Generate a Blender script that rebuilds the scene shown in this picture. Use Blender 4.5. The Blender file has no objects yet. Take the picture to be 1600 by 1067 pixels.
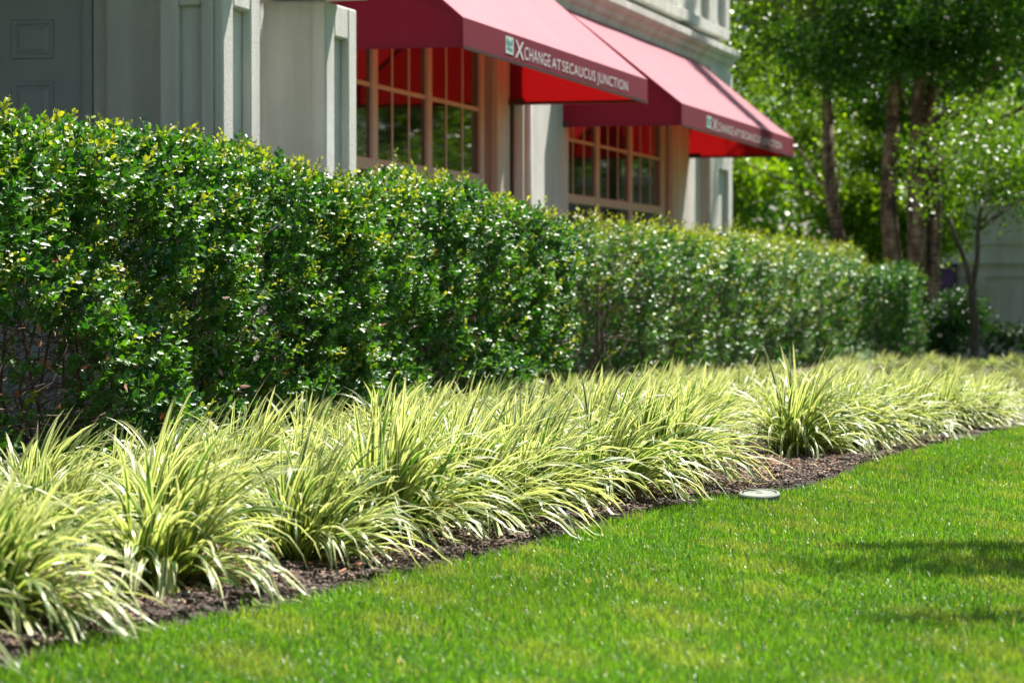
import bpy, math, random
import numpy as np
from mathutils import Vector, Matrix

# ---------------------------------------------------------------- camera, world, sun, exposure
S = bpy.context.scene
COL = S.collection
cam_d = bpy.data.cameras.new("camera"); cam = bpy.data.objects.new("camera", cam_d); COL.objects.link(cam)
S.camera = cam
cam.location = (0, 0, 0.85)
cam.rotation_euler = (math.radians(90 - 0.957), 0, math.radians(15.255))
cam_d.sensor_width = 36; cam_d.lens = 99.0
cam_d.clip_start = 0.1; cam_d.clip_end = 600
cam_d.dof.use_dof = True; cam_d.dof.focus_distance = 11.0; cam_d.dof.aperture_fstop = 4.9

SUN_EL, SUN_AZ = math.radians(60), math.radians(18)      # azimuth from +Y towards +X
sd = Vector((math.cos(SUN_EL)*math.sin(SUN_AZ), math.cos(SUN_EL)*math.cos(SUN_AZ), math.sin(SUN_EL)))
W = bpy.data.worlds.new("World"); S.world = W; W.use_nodes = True
nt = W.node_tree; bg = nt.nodes["Background"]
sky = nt.nodes.new("ShaderNodeTexSky"); sky.sky_type = 'NISHITA'; sky.sun_disc = False
sky.sun_elevation = SUN_EL; sky.sun_rotation = SUN_AZ
nt.links.new(sky.outputs[0], bg.inputs[0]); bg.inputs[1].default_value = 0.05
sl = bpy.data.lights.new("sun", 'SUN'); so = bpy.data.objects.new("sun", sl); COL.objects.link(so)
sl.energy = 5.0; sl.angle = math.radians(0.5); sl.color = (1.0, 0.95, 0.86)
so.rotation_euler = sd.to_track_quat('Z', 'Y').to_euler(); so.location = (0, 0, 30)
S.view_settings.view_transform = 'Standard'; S.view_settings.look = 'None'
S.view_settings.exposure = 1.45; S.view_settings.gamma = 1.0
cy = S.cycles
cy.max_bounces = 10; cy.transparent_max_bounces = 8; cy.transmission_bounces = 8; cy.diffuse_bounces = 3
cy.sample_clamp_indirect = 6.0

rng = np.random.default_rng(7)
random.seed(7)

# ---------------------------------------------------------------- helpers
def newmesh(name, verts, loops, counts, col=None, smooth=False):
    """fast mesh from numpy: loops = flat vertex indices, counts = verts per face"""
    me = bpy.data.meshes.new(name)
    verts = np.ascontiguousarray(verts, dtype=np.float32); loops = np.ascontiguousarray(loops, dtype=np.int32)
    counts = np.ascontiguousarray(counts, dtype=np.int32)
    me.vertices.add(len(verts)); me.vertices.foreach_set("co", verts.ravel())
    me.loops.add(len(loops)); me.loops.foreach_set("vertex_index", loops)
    me.polygons.add(len(counts))
    st = np.concatenate([[0], np.cumsum(counts)[:-1]]).astype(np.int32)
    me.polygons.foreach_set("loop_start", st); me.polygons.foreach_set("loop_total", counts)
    if smooth: me.polygons.foreach_set("use_smooth", np.ones(len(counts), dtype=bool))
    if col is not None:
        a = me.color_attributes.new("tint", 'FLOAT_COLOR', 'POINT')
        c = np.ones((len(verts), 4), dtype=np.float32); c[:, :3] = col
        a.data.foreach_set("color", c.ravel())
    me.update(calc_edges=True)
    return me

def link(name, me, mat, parent=None):
    o = bpy.data.objects.new(name, me); COL.objects.link(o)
    if mat is not None and hasattr(me, 'materials') and not me.materials: me.materials.append(mat)
    if parent is not None: o.parent = parent
    return o

def tag(o, label=None, cat=None, group=None, kind=None):
    if label: o['label'] = label
    if cat: o['category'] = cat
    if group: o['group'] = group
    if kind: o['kind'] = kind
    return o

def empty(name, loc, label=None, cat=None, group=None):
    o = bpy.data.objects.new(name, None); COL.objects.link(o); o.location = loc
    o.empty_display_size = 0.2
    return tag(o, label, cat, group)

class MB:
    """collects polygons; everything in world coordinates"""
    def __init__(s): s.v = []; s.f = []
    def poly(s, *pts):
        b = len(s.v); s.v += [tuple(p) for p in pts]; s.f.append(tuple(range(b, b + len(pts))))
    def box(s, x0, x1, y0, y1, z0, z1):
        if x0 > x1: x0, x1 = x1, x0
        b = len(s.v)
        s.v += [(x0,y0,z0),(x1,y0,z0),(x1,y1,z0),(x0,y1,z0),(x0,y0,z1),(x1,y0,z1),(x1,y1,z1),(x0,y1,z1)]
        for q in ((0,3,2,1),(4,5,6,7),(0,1,5,4),(1,2,6,5),(2,3,7,6),(3,0,4,7)): s.f.append(tuple(b+i for i in q))
        return s
    def prof_y(s, prof, y0, y1):
        """extrude closed (x,z) profile along Y, capped"""
        b = len(s.v); n = len(prof)
        for y in (y0, y1): s.v += [(p[0], y, p[1]) for p in prof]
        for i in range(n): j = (i+1) % n; s.f.append((b+i, b+j, b+n+j, b+n+i))
        s.f.append(tuple(b+i for i in range(n))[::-1]); s.f.append(tuple(b+n+i for i in range(n)))
        return s
    def tube(s, pts, rad, n=8):
        P = [Vector(p) for p in pts]; b = len(s.v)
        for i, p in enumerate(P):
            t = (P[min(i+1, len(P)-1)] - P[max(i-1, 0)]).normalized()
            u = t.cross(Vector((0.3, 1, 0.1))).normalized(); w = t.cross(u)
            r = rad[i] if hasattr(rad, '__len__') else rad
            for k in range(n):
                a = 2*math.pi*k/n; s.v.append(tuple(p + (u*math.cos(a) + w*math.sin(a))*r))
        for i in range(len(P)-1):
            for k in range(n):
                k2 = (k+1) % n; s.f.append((b+i*n+k, b+i*n+k2, b+(i+1)*n+k2, b+(i+1)*n+k))
        s.f.append(tuple(b+k for k in range(n))[::-1]); s.f.append(tuple(b+(len(P)-1)*n+k for k in range(n)))
        return s
    def mesh(s, name):
        me = bpy.data.meshes.new(name); me.from_pydata(s.v, [], s.f); me.update(); return me
    def build(s, name, mat, parent=None, bevel=0, smooth=False):
        me = s.mesh(name)
        o = link(name, me, mat)
        if parent is not None:
            o.parent = parent; o.matrix_parent_inverse = Matrix.Translation(-Vector(parent.location)) if parent.type == 'EMPTY' else Matrix()
        if smooth:
            for p in me.polygons: p.use_smooth = True
        if bevel:
            m = o.modifiers.new("bevel", 'BEVEL'); m.width = bevel; m.segments = 2; m.limit_method = 'ANGLE'
        return o

def adopt(o, parent):
    o.parent = parent; o.matrix_parent_inverse = Matrix.Translation(-Vector(parent.location)) if parent.type == 'EMPTY' else Matrix()
    return o

# ---------------------------------------------------------------- materials
def mat(name):
    m = bpy.data.materials.new(name); m.use_nodes = True
    return m, m.node_tree, m.node_tree.nodes["Principled BSDF"]
def N(nt, t, **kw):
    n = nt.nodes.new(t)
    for k, v in kw.items(): setattr(n, k, v)
    return n
def setin(b, **kw):
    for k, v in kw.items(): b.inputs[k.replace('_', ' ')].default_value = v
def noise(nt, scale, detail=4, rough=0.6, coord='Object', stretch=None):
    tc = N(nt, "ShaderNodeTexCoord"); n = N(nt, "ShaderNodeTexNoise"); n.inputs['Scale'].default_value = scale
    n.inputs['Detail'].default_value = detail; n.inputs['Roughness'].default_value = rough
    if stretch:
        mp = N(nt, "ShaderNodeMapping"); mp.inputs['Scale'].default_value = stretch
        nt.links.new(tc.outputs[coord], mp.inputs[0]); nt.links.new(mp.outputs[0], n.inputs[0])
    else: nt.links.new(tc.outputs[coord], n.inputs[0])
    return n
def ramp(nt, src, stops):
    r = N(nt, "ShaderNodeValToRGB"); e = r.color_ramp.elements
    while len(e) < len(stops): e.new(0.5)
    for i, (p, c) in enumerate(stops): e[i].position = p; e[i].color = (*c, 1)
    nt.links.new(src, r.inputs[0]); return r
def bump(nt, b, src, strength, dist):
    n = N(nt, "ShaderNodeBump"); n.inputs['Strength'].default_value = strength; n.inputs['Distance'].default_value = dist
    nt.links.new(src, n.inputs['Height']); nt.links.new(n.outputs[0], b.inputs['Normal']); return n

def leaf_mat(name, rough=0.35, trans=0.35, tcol=(1.6, 1.5, 0.5), spec=0.5, coat=0.0):
    """leaf: reflectance from the leaf's own tint, plus light coming through it"""
    m, nt, b = mat(name)
    a = N(nt, "ShaderNodeAttribute", attribute_name="tint")
    nz = noise(nt, 60, 2); hs = N(nt, "ShaderNodeMix", data_type='RGBA', blend_type='MULTIPLY')
    r = ramp(nt, nz.outputs[0], [(0.3, (0.7, 0.7, 0.7)), (0.7, (1.2, 1.2, 1.15))])
    hs.inputs[0].default_value = 1
    nt.links.new(a.outputs['Color'], hs.inputs[6]); nt.links.new(r.outputs[0], hs.inputs[7])
    nt.links.new(hs.outputs[2], b.inputs['Base Color'])
    setin(b, Roughness=rough); b.inputs['Specular IOR Level'].default_value = spec
    b.inputs['Coat Weight'].default_value = coat; b.inputs['Coat Roughness'].default_value = 0.15
    t = N(nt, "ShaderNodeBsdfTranslucent"); mx = N(nt, "ShaderNodeMix", data_type='RGBA', blend_type='MULTIPLY')
    mx.inputs[0].default_value = 1; nt.links.new(hs.outputs[2], mx.inputs[6]); mx.inputs[7].default_value = (*tcol, 1)
    nt.links.new(mx.outputs[2], t.inputs[0])
    ms = N(nt, "ShaderNodeMixShader"); ms.inputs[0].default_value = trans
    nt.links.new(b.outputs[0], ms.inputs[1]); nt.links.new(t.outputs[0], ms.inputs[2])
    nt.links.new(ms.outputs[0], nt.nodes["Material Output"].inputs[0])
    return m

M = {}
# stucco
def stucco(name, c1, c2):
    m, nt, b = mat(name)
    big = noise(nt, 1.3, 5); r = ramp(nt, big.outputs[0], [(0.3, c1), (0.75, c2)])
    st = noise(nt, 4.0, 4, stretch=(1, 1, 0.12)); r2 = ramp(nt, st.outputs[0], [(0.33, (0.78, 0.78, 0.76)), (0.6, (1, 1, 1))])
    mx = N(nt, "ShaderNodeMix", data_type='RGBA', blend_type='MULTIPLY'); mx.inputs[0].default_value = 1
    nt.links.new(r.outputs[0], mx.inputs[6]); nt.links.new(r2.outputs[0], mx.inputs[7])
    nt.links.new(mx.outputs[2], b.inputs['Base Color']); setin(b, Roughness=0.9)
    fine = noise(nt, 85, 4, 0.7); bump(nt, b, fine.outputs[0], 0.9, 0.011)
    return m
M['stucco'] = stucco("stucco", (0.66, 0.645, 0.60), (0.76, 0.745, 0.69))
M['stucco_far'] = stucco("lavender_stucco", (0.60, 0.52, 0.56), (0.70, 0.61, 0.65))
def painted(name, c, rough=0.45, var=0.12):
    m, nt, b = mat(name)
    n = noise(nt, 6, 5); r = ramp(nt, n.outputs[0], [(0.3, tuple(x*(1-var) for x in c)), (0.7, c)])
    nt.links.new(r.outputs[0], b.inputs['Base Color']); setin(b, Roughness=rough)
    f = noise(nt, 80, 2); bump(nt, b, f.outputs[0], 0.15, 0.002)
    return m
M['frame'] = painted("window_frame_paint", (0.60, 0.56, 0.48))
M['door'] = painted("door_paint", (0.34, 0.37, 0.37))
M['dark_metal'] = painted("dark_red_metal", (0.06, 0.012, 0.015))
M['plastic'] = painted("grey_green_plastic", (0.20, 0.235, 0.19), 0.7, 0.45)
M['black'] = painted("black_joint", (0.02, 0.02, 0.02), 0.8)
M['white'] = painted("white_lettering", (0.72, 0.70, 0.70), 0.6, 0.2)
M['teal'] = painted("teal_print", (0.10, 0.32, 0.29), 0.6)
M['paleteal'] = painted("pale_teal_print", (0.55, 0.66, 0.62), 0.6)
M['purple'] = painted("purple_canvas", (0.09, 0.03, 0.09), 0.8)
m, nt, b = mat("window_glass"); M['glass'] = m
setin(b, Roughness=0.03); b.inputs['Base Color'].default_value = (0.012, 0.014, 0.012, 1); b.inputs['IOR'].default_value = 1.55
n_ = noise(nt, 0.9, 2); bump(nt, b, n_.outputs[0], 0.05, 0.02)
# awning canvas
m, nt, b = mat("red_canvas"); M['canvas'] = m
wv = noise(nt, 3, 5); r = ramp(nt, wv.outputs[0], [(0.3, (0.15, 0.003, 0.022)), (0.7, (0.19, 0.005, 0.029))])
nt.links.new(r.outputs[0], b.inputs['Base Color']); setin(b, Roughness=0.62); b.inputs['Specular IOR Level'].default_value = 0.25
b.inputs['Sheen Weight'].default_value = 0.03; b.inputs['Sheen Roughness'].default_value = 0.45; b.inputs['Sheen Tint'].default_value = (1, 0.8, 0.84, 1)
fn = noise(nt, 260, 2); bump(nt, b, fn.outputs[0], 0.12, 0.001)
t = N(nt, "ShaderNodeBsdfTranslucent"); t.inputs[0].default_value = (0.75, 0.012, 0.012, 1)
ms = N(nt, "ShaderNodeMixShader"); ms.inputs[0].default_value = 0.2
nt.links.new(b.outputs[0], ms.inputs[1]); nt.links.new(t.outputs[0], ms.inputs[2]); nt.links.new(ms.outputs[0], nt.nodes["Material Output"].inputs[0])
# sloping tops: sun glare put into the colour of a paler, pinker canvas
m = M['canvas'].copy(); m.name = "sun_glare_canvas"; M['canvas_top'] = m
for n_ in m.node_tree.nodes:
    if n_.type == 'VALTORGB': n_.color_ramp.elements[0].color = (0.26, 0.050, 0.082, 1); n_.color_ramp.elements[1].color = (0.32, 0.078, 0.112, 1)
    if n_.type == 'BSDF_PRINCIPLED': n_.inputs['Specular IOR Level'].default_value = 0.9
# foliage
M['holly'] = leaf_mat("holly_leaf", 0.43, 0.28, (2.3, 2.0, 0.35), 0.7, 0.0)
M['shoot'] = leaf_mat("new_growth_leaf", 0.4, 0.45, (1.2, 1.15, 0.4))
M['treeleaf'] = leaf_mat("tree_leaf", 0.32, 0.42, (2.0, 1.9, 0.4), 0.5)
M['grass'] = leaf_mat("grass_blade", 0.38, 0.42, (1.7, 1.6, 0.5), 0.5)
M['dry'] = leaf_mat("dry_leaf", 0.7, 0.2, (1.1, 1.0, 0.7))
# liriope: tint.r = across, g = random, b = along
m, nt, b = mat("striped_leaf"); M['stripe'] = m
a = N(nt, "ShaderNodeAttribute", attribute_name="tint"); sp = N(nt, "ShaderNodeSeparateColor"); nt.links.new(a.outputs['Color'], sp.inputs[0])
sub = N(nt, "ShaderNodeMath", operation='SUBTRACT'); nt.links.new(sp.outputs[0], sub.inputs[0]); sub.inputs[1].default_value = 0.5
ab = N(nt, "ShaderNodeMath", operation='ABSOLUTE'); nt.links.new(sub.outputs[0], ab.inputs[0])
# green width varies leaf by leaf (g)
wd = N(nt, "ShaderNodeMapRange"); nt.links.new(sp.outputs[1], wd.inputs[0]); wd.inputs[3].default_value = 0.13; wd.inputs[4].default_value = 0.42
d = N(nt, "ShaderNodeMath", operation='SUBTRACT'); nt.links.new(ab.outputs[0], d.inputs[0]); nt.links.new(wd.outputs[0], d.inputs[1])
mul = N(nt, "ShaderNodeMath", operation='MULTIPLY_ADD'); nt.links.new(d.outputs[0], mul.inputs[0]); mul.inputs[1].default_value = 18; mul.inputs[2].default_value = 0.5; mul.use_clamp = True
fine_w = N(nt, "ShaderNodeMath", operation='MULTIPLY'); nt.links.new(sp.outputs[0], fine_w.inputs[0]); fine_w.inputs[1].default_value = 60
sn = N(nt, "ShaderNodeMath", operation='SINE'); nt.links.new(fine_w.outputs[0], sn.inputs[0])
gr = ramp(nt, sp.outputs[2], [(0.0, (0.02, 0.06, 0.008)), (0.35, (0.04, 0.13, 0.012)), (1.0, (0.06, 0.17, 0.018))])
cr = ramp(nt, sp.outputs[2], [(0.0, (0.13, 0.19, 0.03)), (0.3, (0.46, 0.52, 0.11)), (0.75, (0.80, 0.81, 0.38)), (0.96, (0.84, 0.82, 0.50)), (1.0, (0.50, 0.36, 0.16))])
mxg = N(nt, "ShaderNodeMix", data_type='RGBA'); nt.links.new(mul.outputs[0], mxg.inputs[0]); nt.links.new(gr.outputs[0], mxg.inputs[6]); nt.links.new(cr.outputs[0], mxg.inputs[7])
nt.links.new(mxg.outputs[2], b.inputs['Base Color']); setin(b, Roughness=0.28); b.inputs['Specular IOR Level'].default_value = 0.6
bump(nt, b, sn.outputs[0], 0.25, 0.0006)
t = N(nt, "ShaderNodeBsdfTranslucent"); tm_ = N(nt, "ShaderNodeMix", data_type='RGBA', blend_type='MULTIPLY'); tm_.inputs[0].default_value = 1; tm_.inputs[7].default_value = (1.0, 1.03, .62, 1)
nt.links.new(mxg.outputs[2], tm_.inputs[6]); nt.links.new(tm_.outputs[2], t.inputs[0])
ms = N(nt, "ShaderNodeMixShader"); ms.inputs[0].default_value = 0.4
nt.links.new(b.outputs[0], ms.inputs[1]); nt.links.new(t.outputs[0], ms.inputs[2]); nt.links.new(ms.outputs[0], nt.nodes["Material Output"].inputs[0])
# twigs, bark, soil
m, nt, b = mat("twig_bark"); M['twig'] = m
n_ = noise(nt, 25, 3); r = ramp(nt, n_.outputs[0], [(0.3, (0.045, 0.026, 0.018)), (0.7, (0.15, 0.085, 0.055))]); nt.links.new(r.outputs[0], b.inputs['Base Color']); setin(b, Roughness=0.8)
m, nt, b = mat("green_stem"); M['stem'] = m
n_ = noise(nt, 25, 3); r = ramp(nt, n_.outputs[0], [(0.3, (0.10, 0.15, 0.03)), (0.7, (0.22, 0.24, 0.06))]); nt.links.new(r.outputs[0], b.inputs['Base Color']); setin(b, Roughness=0.6)
m, nt, b = mat("birch_bark"); M['birch'] = m
n1 = noise(nt, 5, 6, 0.65, stretch=(1.6, 1.6, 0.55)); n2 = noise(nt, 9, 4, 0.6, stretch=(0.5, 0.5, 4))
r = ramp(nt, n1.outputs[0], [(0.32, (0.035, 0.02, 0.014)), (0.45, (0.11, 0.06, 0.04)), (0.57, (0.26, 0.155, 0.105)), (0.74, (0.46, 0.33, 0.25))])
r2 = ramp(nt, n2.outputs[0], [(0.40, (0.25, 0.2, 0.16)), (0.5, (1, 1, 1))])
mx = N(nt, "ShaderNodeMix", data_type='RGBA', blend_type='MULTIPLY'); mx.inputs[0].default_value = 1
nt.links.new(r.outputs[0], mx.inputs[6]); nt.links.new(r2.outputs[0], mx.inputs[7]); nt.links.new(mx.outputs[2], b.inputs['Base Color']); setin(b, Roughness=0.85)
bump(nt, b, n1.outputs[0], 0.9, 0.03)
m, nt, b = mat("grey_bark"); M['bark'] = m
n1 = noise(nt, 8, 6, 0.6, stretch=(2, 2, 0.5)); r = ramp(nt, n1.outputs[0], [(0.3, (0.035, 0.027, 0.02)), (0.7, (0.13, 0.105, 0.08))]); nt.links.new(r.outputs[0], b.inputs['Base Color']); setin(b, Roughness=0.9); bump(nt, b, n1.outputs[0], 0.8, 0.02)
m, nt, b = mat("mulch_soil"); M['mulch'] = m
n1 = noise(nt, 55, 6, 0.7); n2 = noise(nt, 3, 4)
r = ramp(nt, n1.outputs[0], [(0.35, (0.018, 0.014, 0.013)), (0.52, (0.075, 0.055, 0.05)), (0.68, (0.17, 0.13, 0.115))])
r2 = ramp(nt, n2.outputs[0], [(0.35, (0.8, 0.75, 0.75)), (0.7, (1.25, 1.15, 1.05))])
mx = N(nt, "ShaderNodeMix", data_type='RGBA', blend_type='MULTIPLY'); mx.inputs[0].default_value = 1
nt.links.new(r.outputs[0], mx.inputs[6]); nt.links.new(r2.outputs[0], mx.inputs[7]); nt.links.new(mx.outputs[2], b.inputs['Base Color']); setin(b, Roughness=0.9); bump(nt, b, n1.outputs[0], 1.0, 0.02)
m, nt, b = mat("wood_chip"); M['chip'] = m
a = N(nt, "ShaderNodeAttribute", attribute_name="tint"); nt.links.new(a.outputs['Color'], b.inputs['Base Color']); setin(b, Roughness=0.85)
m, nt, b = mat("lawn_ground"); M['lawn'] = m
n1 = noise(nt, 40, 6, 0.7); n2 = noise(nt, 0.8, 4)
r = ramp(nt, n1.outputs[0], [(0.3, (0.018, 0.045, 0.006)), (0.7, (0.06, 0.14, 0.012))]); r2 = ramp(nt, n2.outputs[0], [(0.35, (0.8, 0.85, 0.8)), (0.7, (1.3, 1.2, 1.0))])
mx = N(nt, "ShaderNodeMix", data_type='RGBA', blend_type='MULTIPLY'); mx.inputs[0].default_value = 1
nt.links.new(r.outputs[0], mx.inputs[6]); nt.links.new(r2.outputs[0], mx.inputs[7]); nt.links.new(mx.outputs[2], b.inputs['Base Color']); setin(b, Roughness=0.9); bump(nt, b, n1.outputs[0], 1.0, 0.03)

# ---------------------------------------------------------------- ground
EDGE = [(-2.75, -2), (-2.72, 5.0), (-2.74, 5.7), (-2.74, 6.2), (-2.64, 6.81), (-2.53, 7.56), (-2.45, 8.24), (-2.40, 8.9), (-2.38, 9.68), (-2.32, 10.44),
        (-2.20, 11.14), (-2.06, 11.5), (-1.93, 12.1), (-1.93, 13.31), (-1.84, 15.32), (-1.55, 17.6), (-1.35, 20), (-1.25, 24), (-1.5, 28), (-2.3, 30.8), (-4.0, 32.2), (-7, 33)]
ex = np.array([p[0] for p in EDGE]); ey = np.array([p[1] for p in EDGE])
def edge_x(y): return np.interp(y, ey, ex, right=-30)
def gz(y):                                   # the lawn falls away beyond the small tree
    return -0.62*np.clip((np.asarray(y, float)-35)/8, 0, 1)**1.2

def grid_sheet(name, xs, ys, zf, m, **kw):
    X, Y = np.meshgrid(xs, ys); Z = zf(X, Y); v = np.stack([X.ravel(), Y.ravel(), Z.ravel()], 1)
    nx, ny = len(xs), len(ys); i, j = np.meshgrid(np.arange(nx-1), np.arange(ny-1)); a = (j*nx+i).ravel()
    q = np.stack([a, a+1, a+nx+1, a+nx], 1)
    me = newmesh(name, v, q.ravel(), np.full(len(q), 4), smooth=True)
    return link(name, me, m)
g = grid_sheet("ground", np.concatenate([[-300], np.arange(-40, 41, 4), [300]]).astype(float), np.concatenate([[-200, -40], np.arange(0, 70, 1.0), [100, 200, 400]]).astype(float), lambda X, Y: gz(Y), M['lawn'])
tag(g, kind='structure')

# mulch bed following the lawn edge
def lump(x, y):
    return 0.010*np.sin(x*9.1+y*3.7)+0.008*np.sin(x*17.3-y*13.1+1.3)+0.006*np.sin(x*31+y*41)
ys = np.arange(3, 33.0, 0.05); us = np.linspace(0, 1, 130)**1.35
Xb = []; Yb = []; Zb = []
for y in ys:
    e = float(edge_x(y)) + 0.02*math.sin(y*7.3) + 0.015*math.sin(y*19.1)
    far = -9.0 if y > 12 else -5.9
    x = e + (far-e)*us; Xb.append(x); Yb.append(np.full(len(us), y))
    Zb.append(0.014 + lump(x, y)*np.clip(us*25, 0, 1) + 0.03*np.clip(us*10, 0, 1) + 0.004*rng.standard_normal(len(us))*np.clip(us*25, 0, 1))
v = np.stack([np.concatenate(Xb), np.concatenate(Yb), np.concatenate(Zb)], 1); nx, ny = len(us), len(ys)
i, j = np.meshgrid(np.arange(nx-1), np.arange(ny-1)); a_ = (j*nx+i).ravel(); q = np.stack([a_, a_+nx, a_+nx+1, a_+1], 1)
o = link("mulch_bed", newmesh("mulch_bed", v, q.ravel(), np.full(len(q), 4)), M['mulch']); tag(o, kind='structure')

def frames(d, up_hint):
    """orthonormal frames from direction rows d"""
    d = d/np.linalg.norm(d, axis=1, keepdims=True)
    s = np.cross(d, up_hint); s /= np.linalg.norm(s, axis=1, keepdims=True)+1e-9
    n = np.cross(s, d); return d, s, n
def rand_dirs(k):
    v = rng.standard_normal((k, 3)); return v/np.linalg.norm(v, axis=1, keepdims=True)
def place(tv, tf, P, d, s, n, L, Wd, col, vcol=None):
    """many copies of a small template (along, across, up) -> arrays"""
    K = len(P); tv = np.asarray(tv, float); nv = len(tv)
    V = (P[:, None, :] + d[:, None, :]*(tv[None, :, 0:1]*L[:, None, None]) + s[:, None, :]*(tv[None, :, 1:2]*Wd[:, None, None]) + n[:, None, :]*(tv[None, :, 2:3]*Wd[:, None, None]))
    loops = np.concatenate([np.asarray(f) for f in tf]); cnt = np.array([len(f) for f in tf])
    Lp = (loops[None, :] + (np.arange(K)*nv)[:, None]).ravel(); C = np.tile(cnt, K)
    c = np.repeat(col, nv, axis=0)
    return V.reshape(-1, 3), Lp, C, c
def merge(parts):
    V, L, C, c = [], [], [], []; off = 0
    for a, b_, d_, e in parts:
        V.append(a); L.append(b_+off); C.append(d_); c.append(e); off += len(a)
    return np.concatenate(V), np.concatenate(L), np.concatenate(C), np.concatenate(c)

# wood chips / leaf litter on the bed
def litter(name, n, y0, y1, colf, L0, L1, W0, W1, xr, lift, m):
    y = rng.uniform(y0, y1, n); x = edge_x(y) - rng.uniform(xr[0], xr[1], n)
    z = 0.045+lump(x, y)+rng.uniform(0, lift, n)
    d = rand_dirs(n); d[:, 2] *= 0.3
    u = rand_dirs(n)*0.5 + [0, 0, 1]; d, s_, n_ = frames(d, u)
    L = rng.uniform(L0, L1, n); Wd = rng.uniform(W0, W1, n)
    tv = [(-.5, -.5, 0), (.5, -.4, 0.1), (.45, .5, 0), (-.4, .45, 0.3), (-.5, -.5, -.4), (.5, -.4, -.4), (.45, .5, -.4), (-.4, .45, -.3)]
    tf = [(0, 1, 2, 3), (0, 4, 5, 1), (1, 5, 6, 2), (2, 6, 7, 3), (3, 7, 4, 0)]
    V, Lp, C, c = place(tv, tf, np.stack([x, y, z], 1), d, s_, n_, L, Wd, colf(n))
    return link(name, newmesh(name, V, Lp, C, c), m)
def chipcol(n):
    k = rng.random(n)[:, None]; base = np.array([0.030, 0.020, 0.016])*(1-k) + np.array([0.17, 0.115, 0.085])*k
    hot = rng.random(n) < 0.05; base[hot] = np.array([0.42, 0.28, 0.16])*rng.uniform(0.6, 1.2, (hot.sum(), 1)); return base
o = litter("mulch_chips", 60000, 5.0, 16, chipcol, 0.006, 0.035, 0.003, 0.009, (0.02, 1.0), 0.012, M['chip']); tag(o, 'dark shredded bark chips covering the planting bed', 'mulch', kind='stuff')
def drycol(n):
    k = rng.random(n)[:, None]; return np.array([0.50, 0.36, 0.22])*(1-k) + np.array([0.42, 0.15, 0.05])*k*k
y_ = []
o = litter("leaf_litter", 2600, 5.2, 14, drycol, 0.015, 0.06, 0.002, 0.006, (0.12, 0.8), 0.02, M['chip']); tag(o, 'dry tan leaf scraps scattered on the dark mulch', 'leaf litter', kind='stuff')

# ---------------------------------------------------------------- building
BL = (-7.0, 26, 0)
B = empty("building", BL, 'pale stucco building with tall grouped windows, stepped pilasters and a moulded cornice', 'building')
def bpart(mb, name, m=None, bevel=0, smooth=False): return mb.build(name, m or M['stucco'], B, bevel, smooth)
WX1, WX2 = -6.66, -7.05
# walls: solid masses
bay1_y = (18.9, 24.1); 
mb = MB(); mb.box(-14, -7.02, 19.0, 24.6, -0.3, 3.7); bpart(mb, 'wall')                  # behind window 1
mb = MB(); mb.box(-14, -7.40, 24.6, 36.3, -0.3, 3.7); bpart(mb, 'wall')                  # behind window 2
def wall_with_window(x, xb, y0, y1, wy0, wy1, z_top, z_win_top):
    mb = MB(); mb.box(xb, x, y0, wy0, -0.3, z_top); mb.box(xb, x, wy1, y1, -0.3, z_top); mb.box(xb, x, wy0, wy1, z_win_top, z_top); mb.box(xb, x, wy0, wy1, -0.3, 0.55)
    return mb
bpart(wall_with_window(WX1, -7.02, 17.2, 24.35, 19.05, 23.86, 3.7, 3.55), 'wall')
bpart(wall_with_window(WX2, -7.40, 24.6, 36.3, 27.9, 33.1, 3.7, 3.6), 'wall')

def window(x, ys_m, y0, y1, mw, z0=0.6, z1=3.5, edge=0.2):
    """ys_m: centres of mullions; frames end at y0, y1"""
    w = MB(); e = edge
    w.box(x-0.12, x-0.06, y0, y0+e, z0, z1); w.box(x-0.12, x-0.06, y1-e, y1, z0, z1)
    w.box(x-0.12, x-0.062, y0+e, y1-e, z1-0.12, z1); w.box(x-0.12, x-0.062, y0+e, y1-e, z0, z0+0.1)
    cells = [y0+e] + [t for c in ys_m for t in (c-mw/2, c+mw/2)] + [y1-e]
    for c in ys_m: w.box(x-0.12, x-0.06, c-mw/2, c+mw/2, z0+0.1, z1-0.12)
    for k in range(0, len(cells), 2): w.box(x-0.11, x-0.065, cells[k], cells[k+1], 1.80, 1.895)
    fr = bpart(w, 'window', M['frame'], 0.008)
    mm = MB()
    for k in range(0, len(cells), 2):
        a, b_ = cells[k], cells[k+1]
        mm.box(x-0.105, x-0.083, a, b_, 2.44, 2.475)
        for q in (1, 2): yy = a+(b_-a)*q/3; mm.box(x-0.104, x-0.085, yy-0.016, yy+0.016, 1.895, 2.44); mm.box(x-0.104, x-0.085, yy-0.016, yy+0.016, 2.475, z1-0.12)
    c = mm.build('muntins', M['frame'])
    c.parent = fr; 
    for k in range(0, len(cells), 2):
        g_ = MB(); g_.box(x-0.097, x-0.091, cells[k], cells[k+1], z0+0.1, z1-0.12)
        p = g_.build('pane', M['glass']); p.parent = fr
    return fr
window(WX1, [19.25, 20.66, 22.10], 19.07, 23.74, 0.12, edge=0.12)
window(WX2, [29.62, 31.22], 27.92, 33.05, 0.15, edge=0.2)
# jamb trim right of each window
mb = MB(); mb.box(-6.70, -6.63, 23.84, 24.03, 0.3, 3.6); bpart(mb, 'window_trim', M['frame'], 0.01)
mb = MB(); mb.box(-7.09, -7.02, 33.08, 33.38, 0.3, 3.65); bpart(mb, 'window_trim', M['frame'], 0.01)
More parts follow.
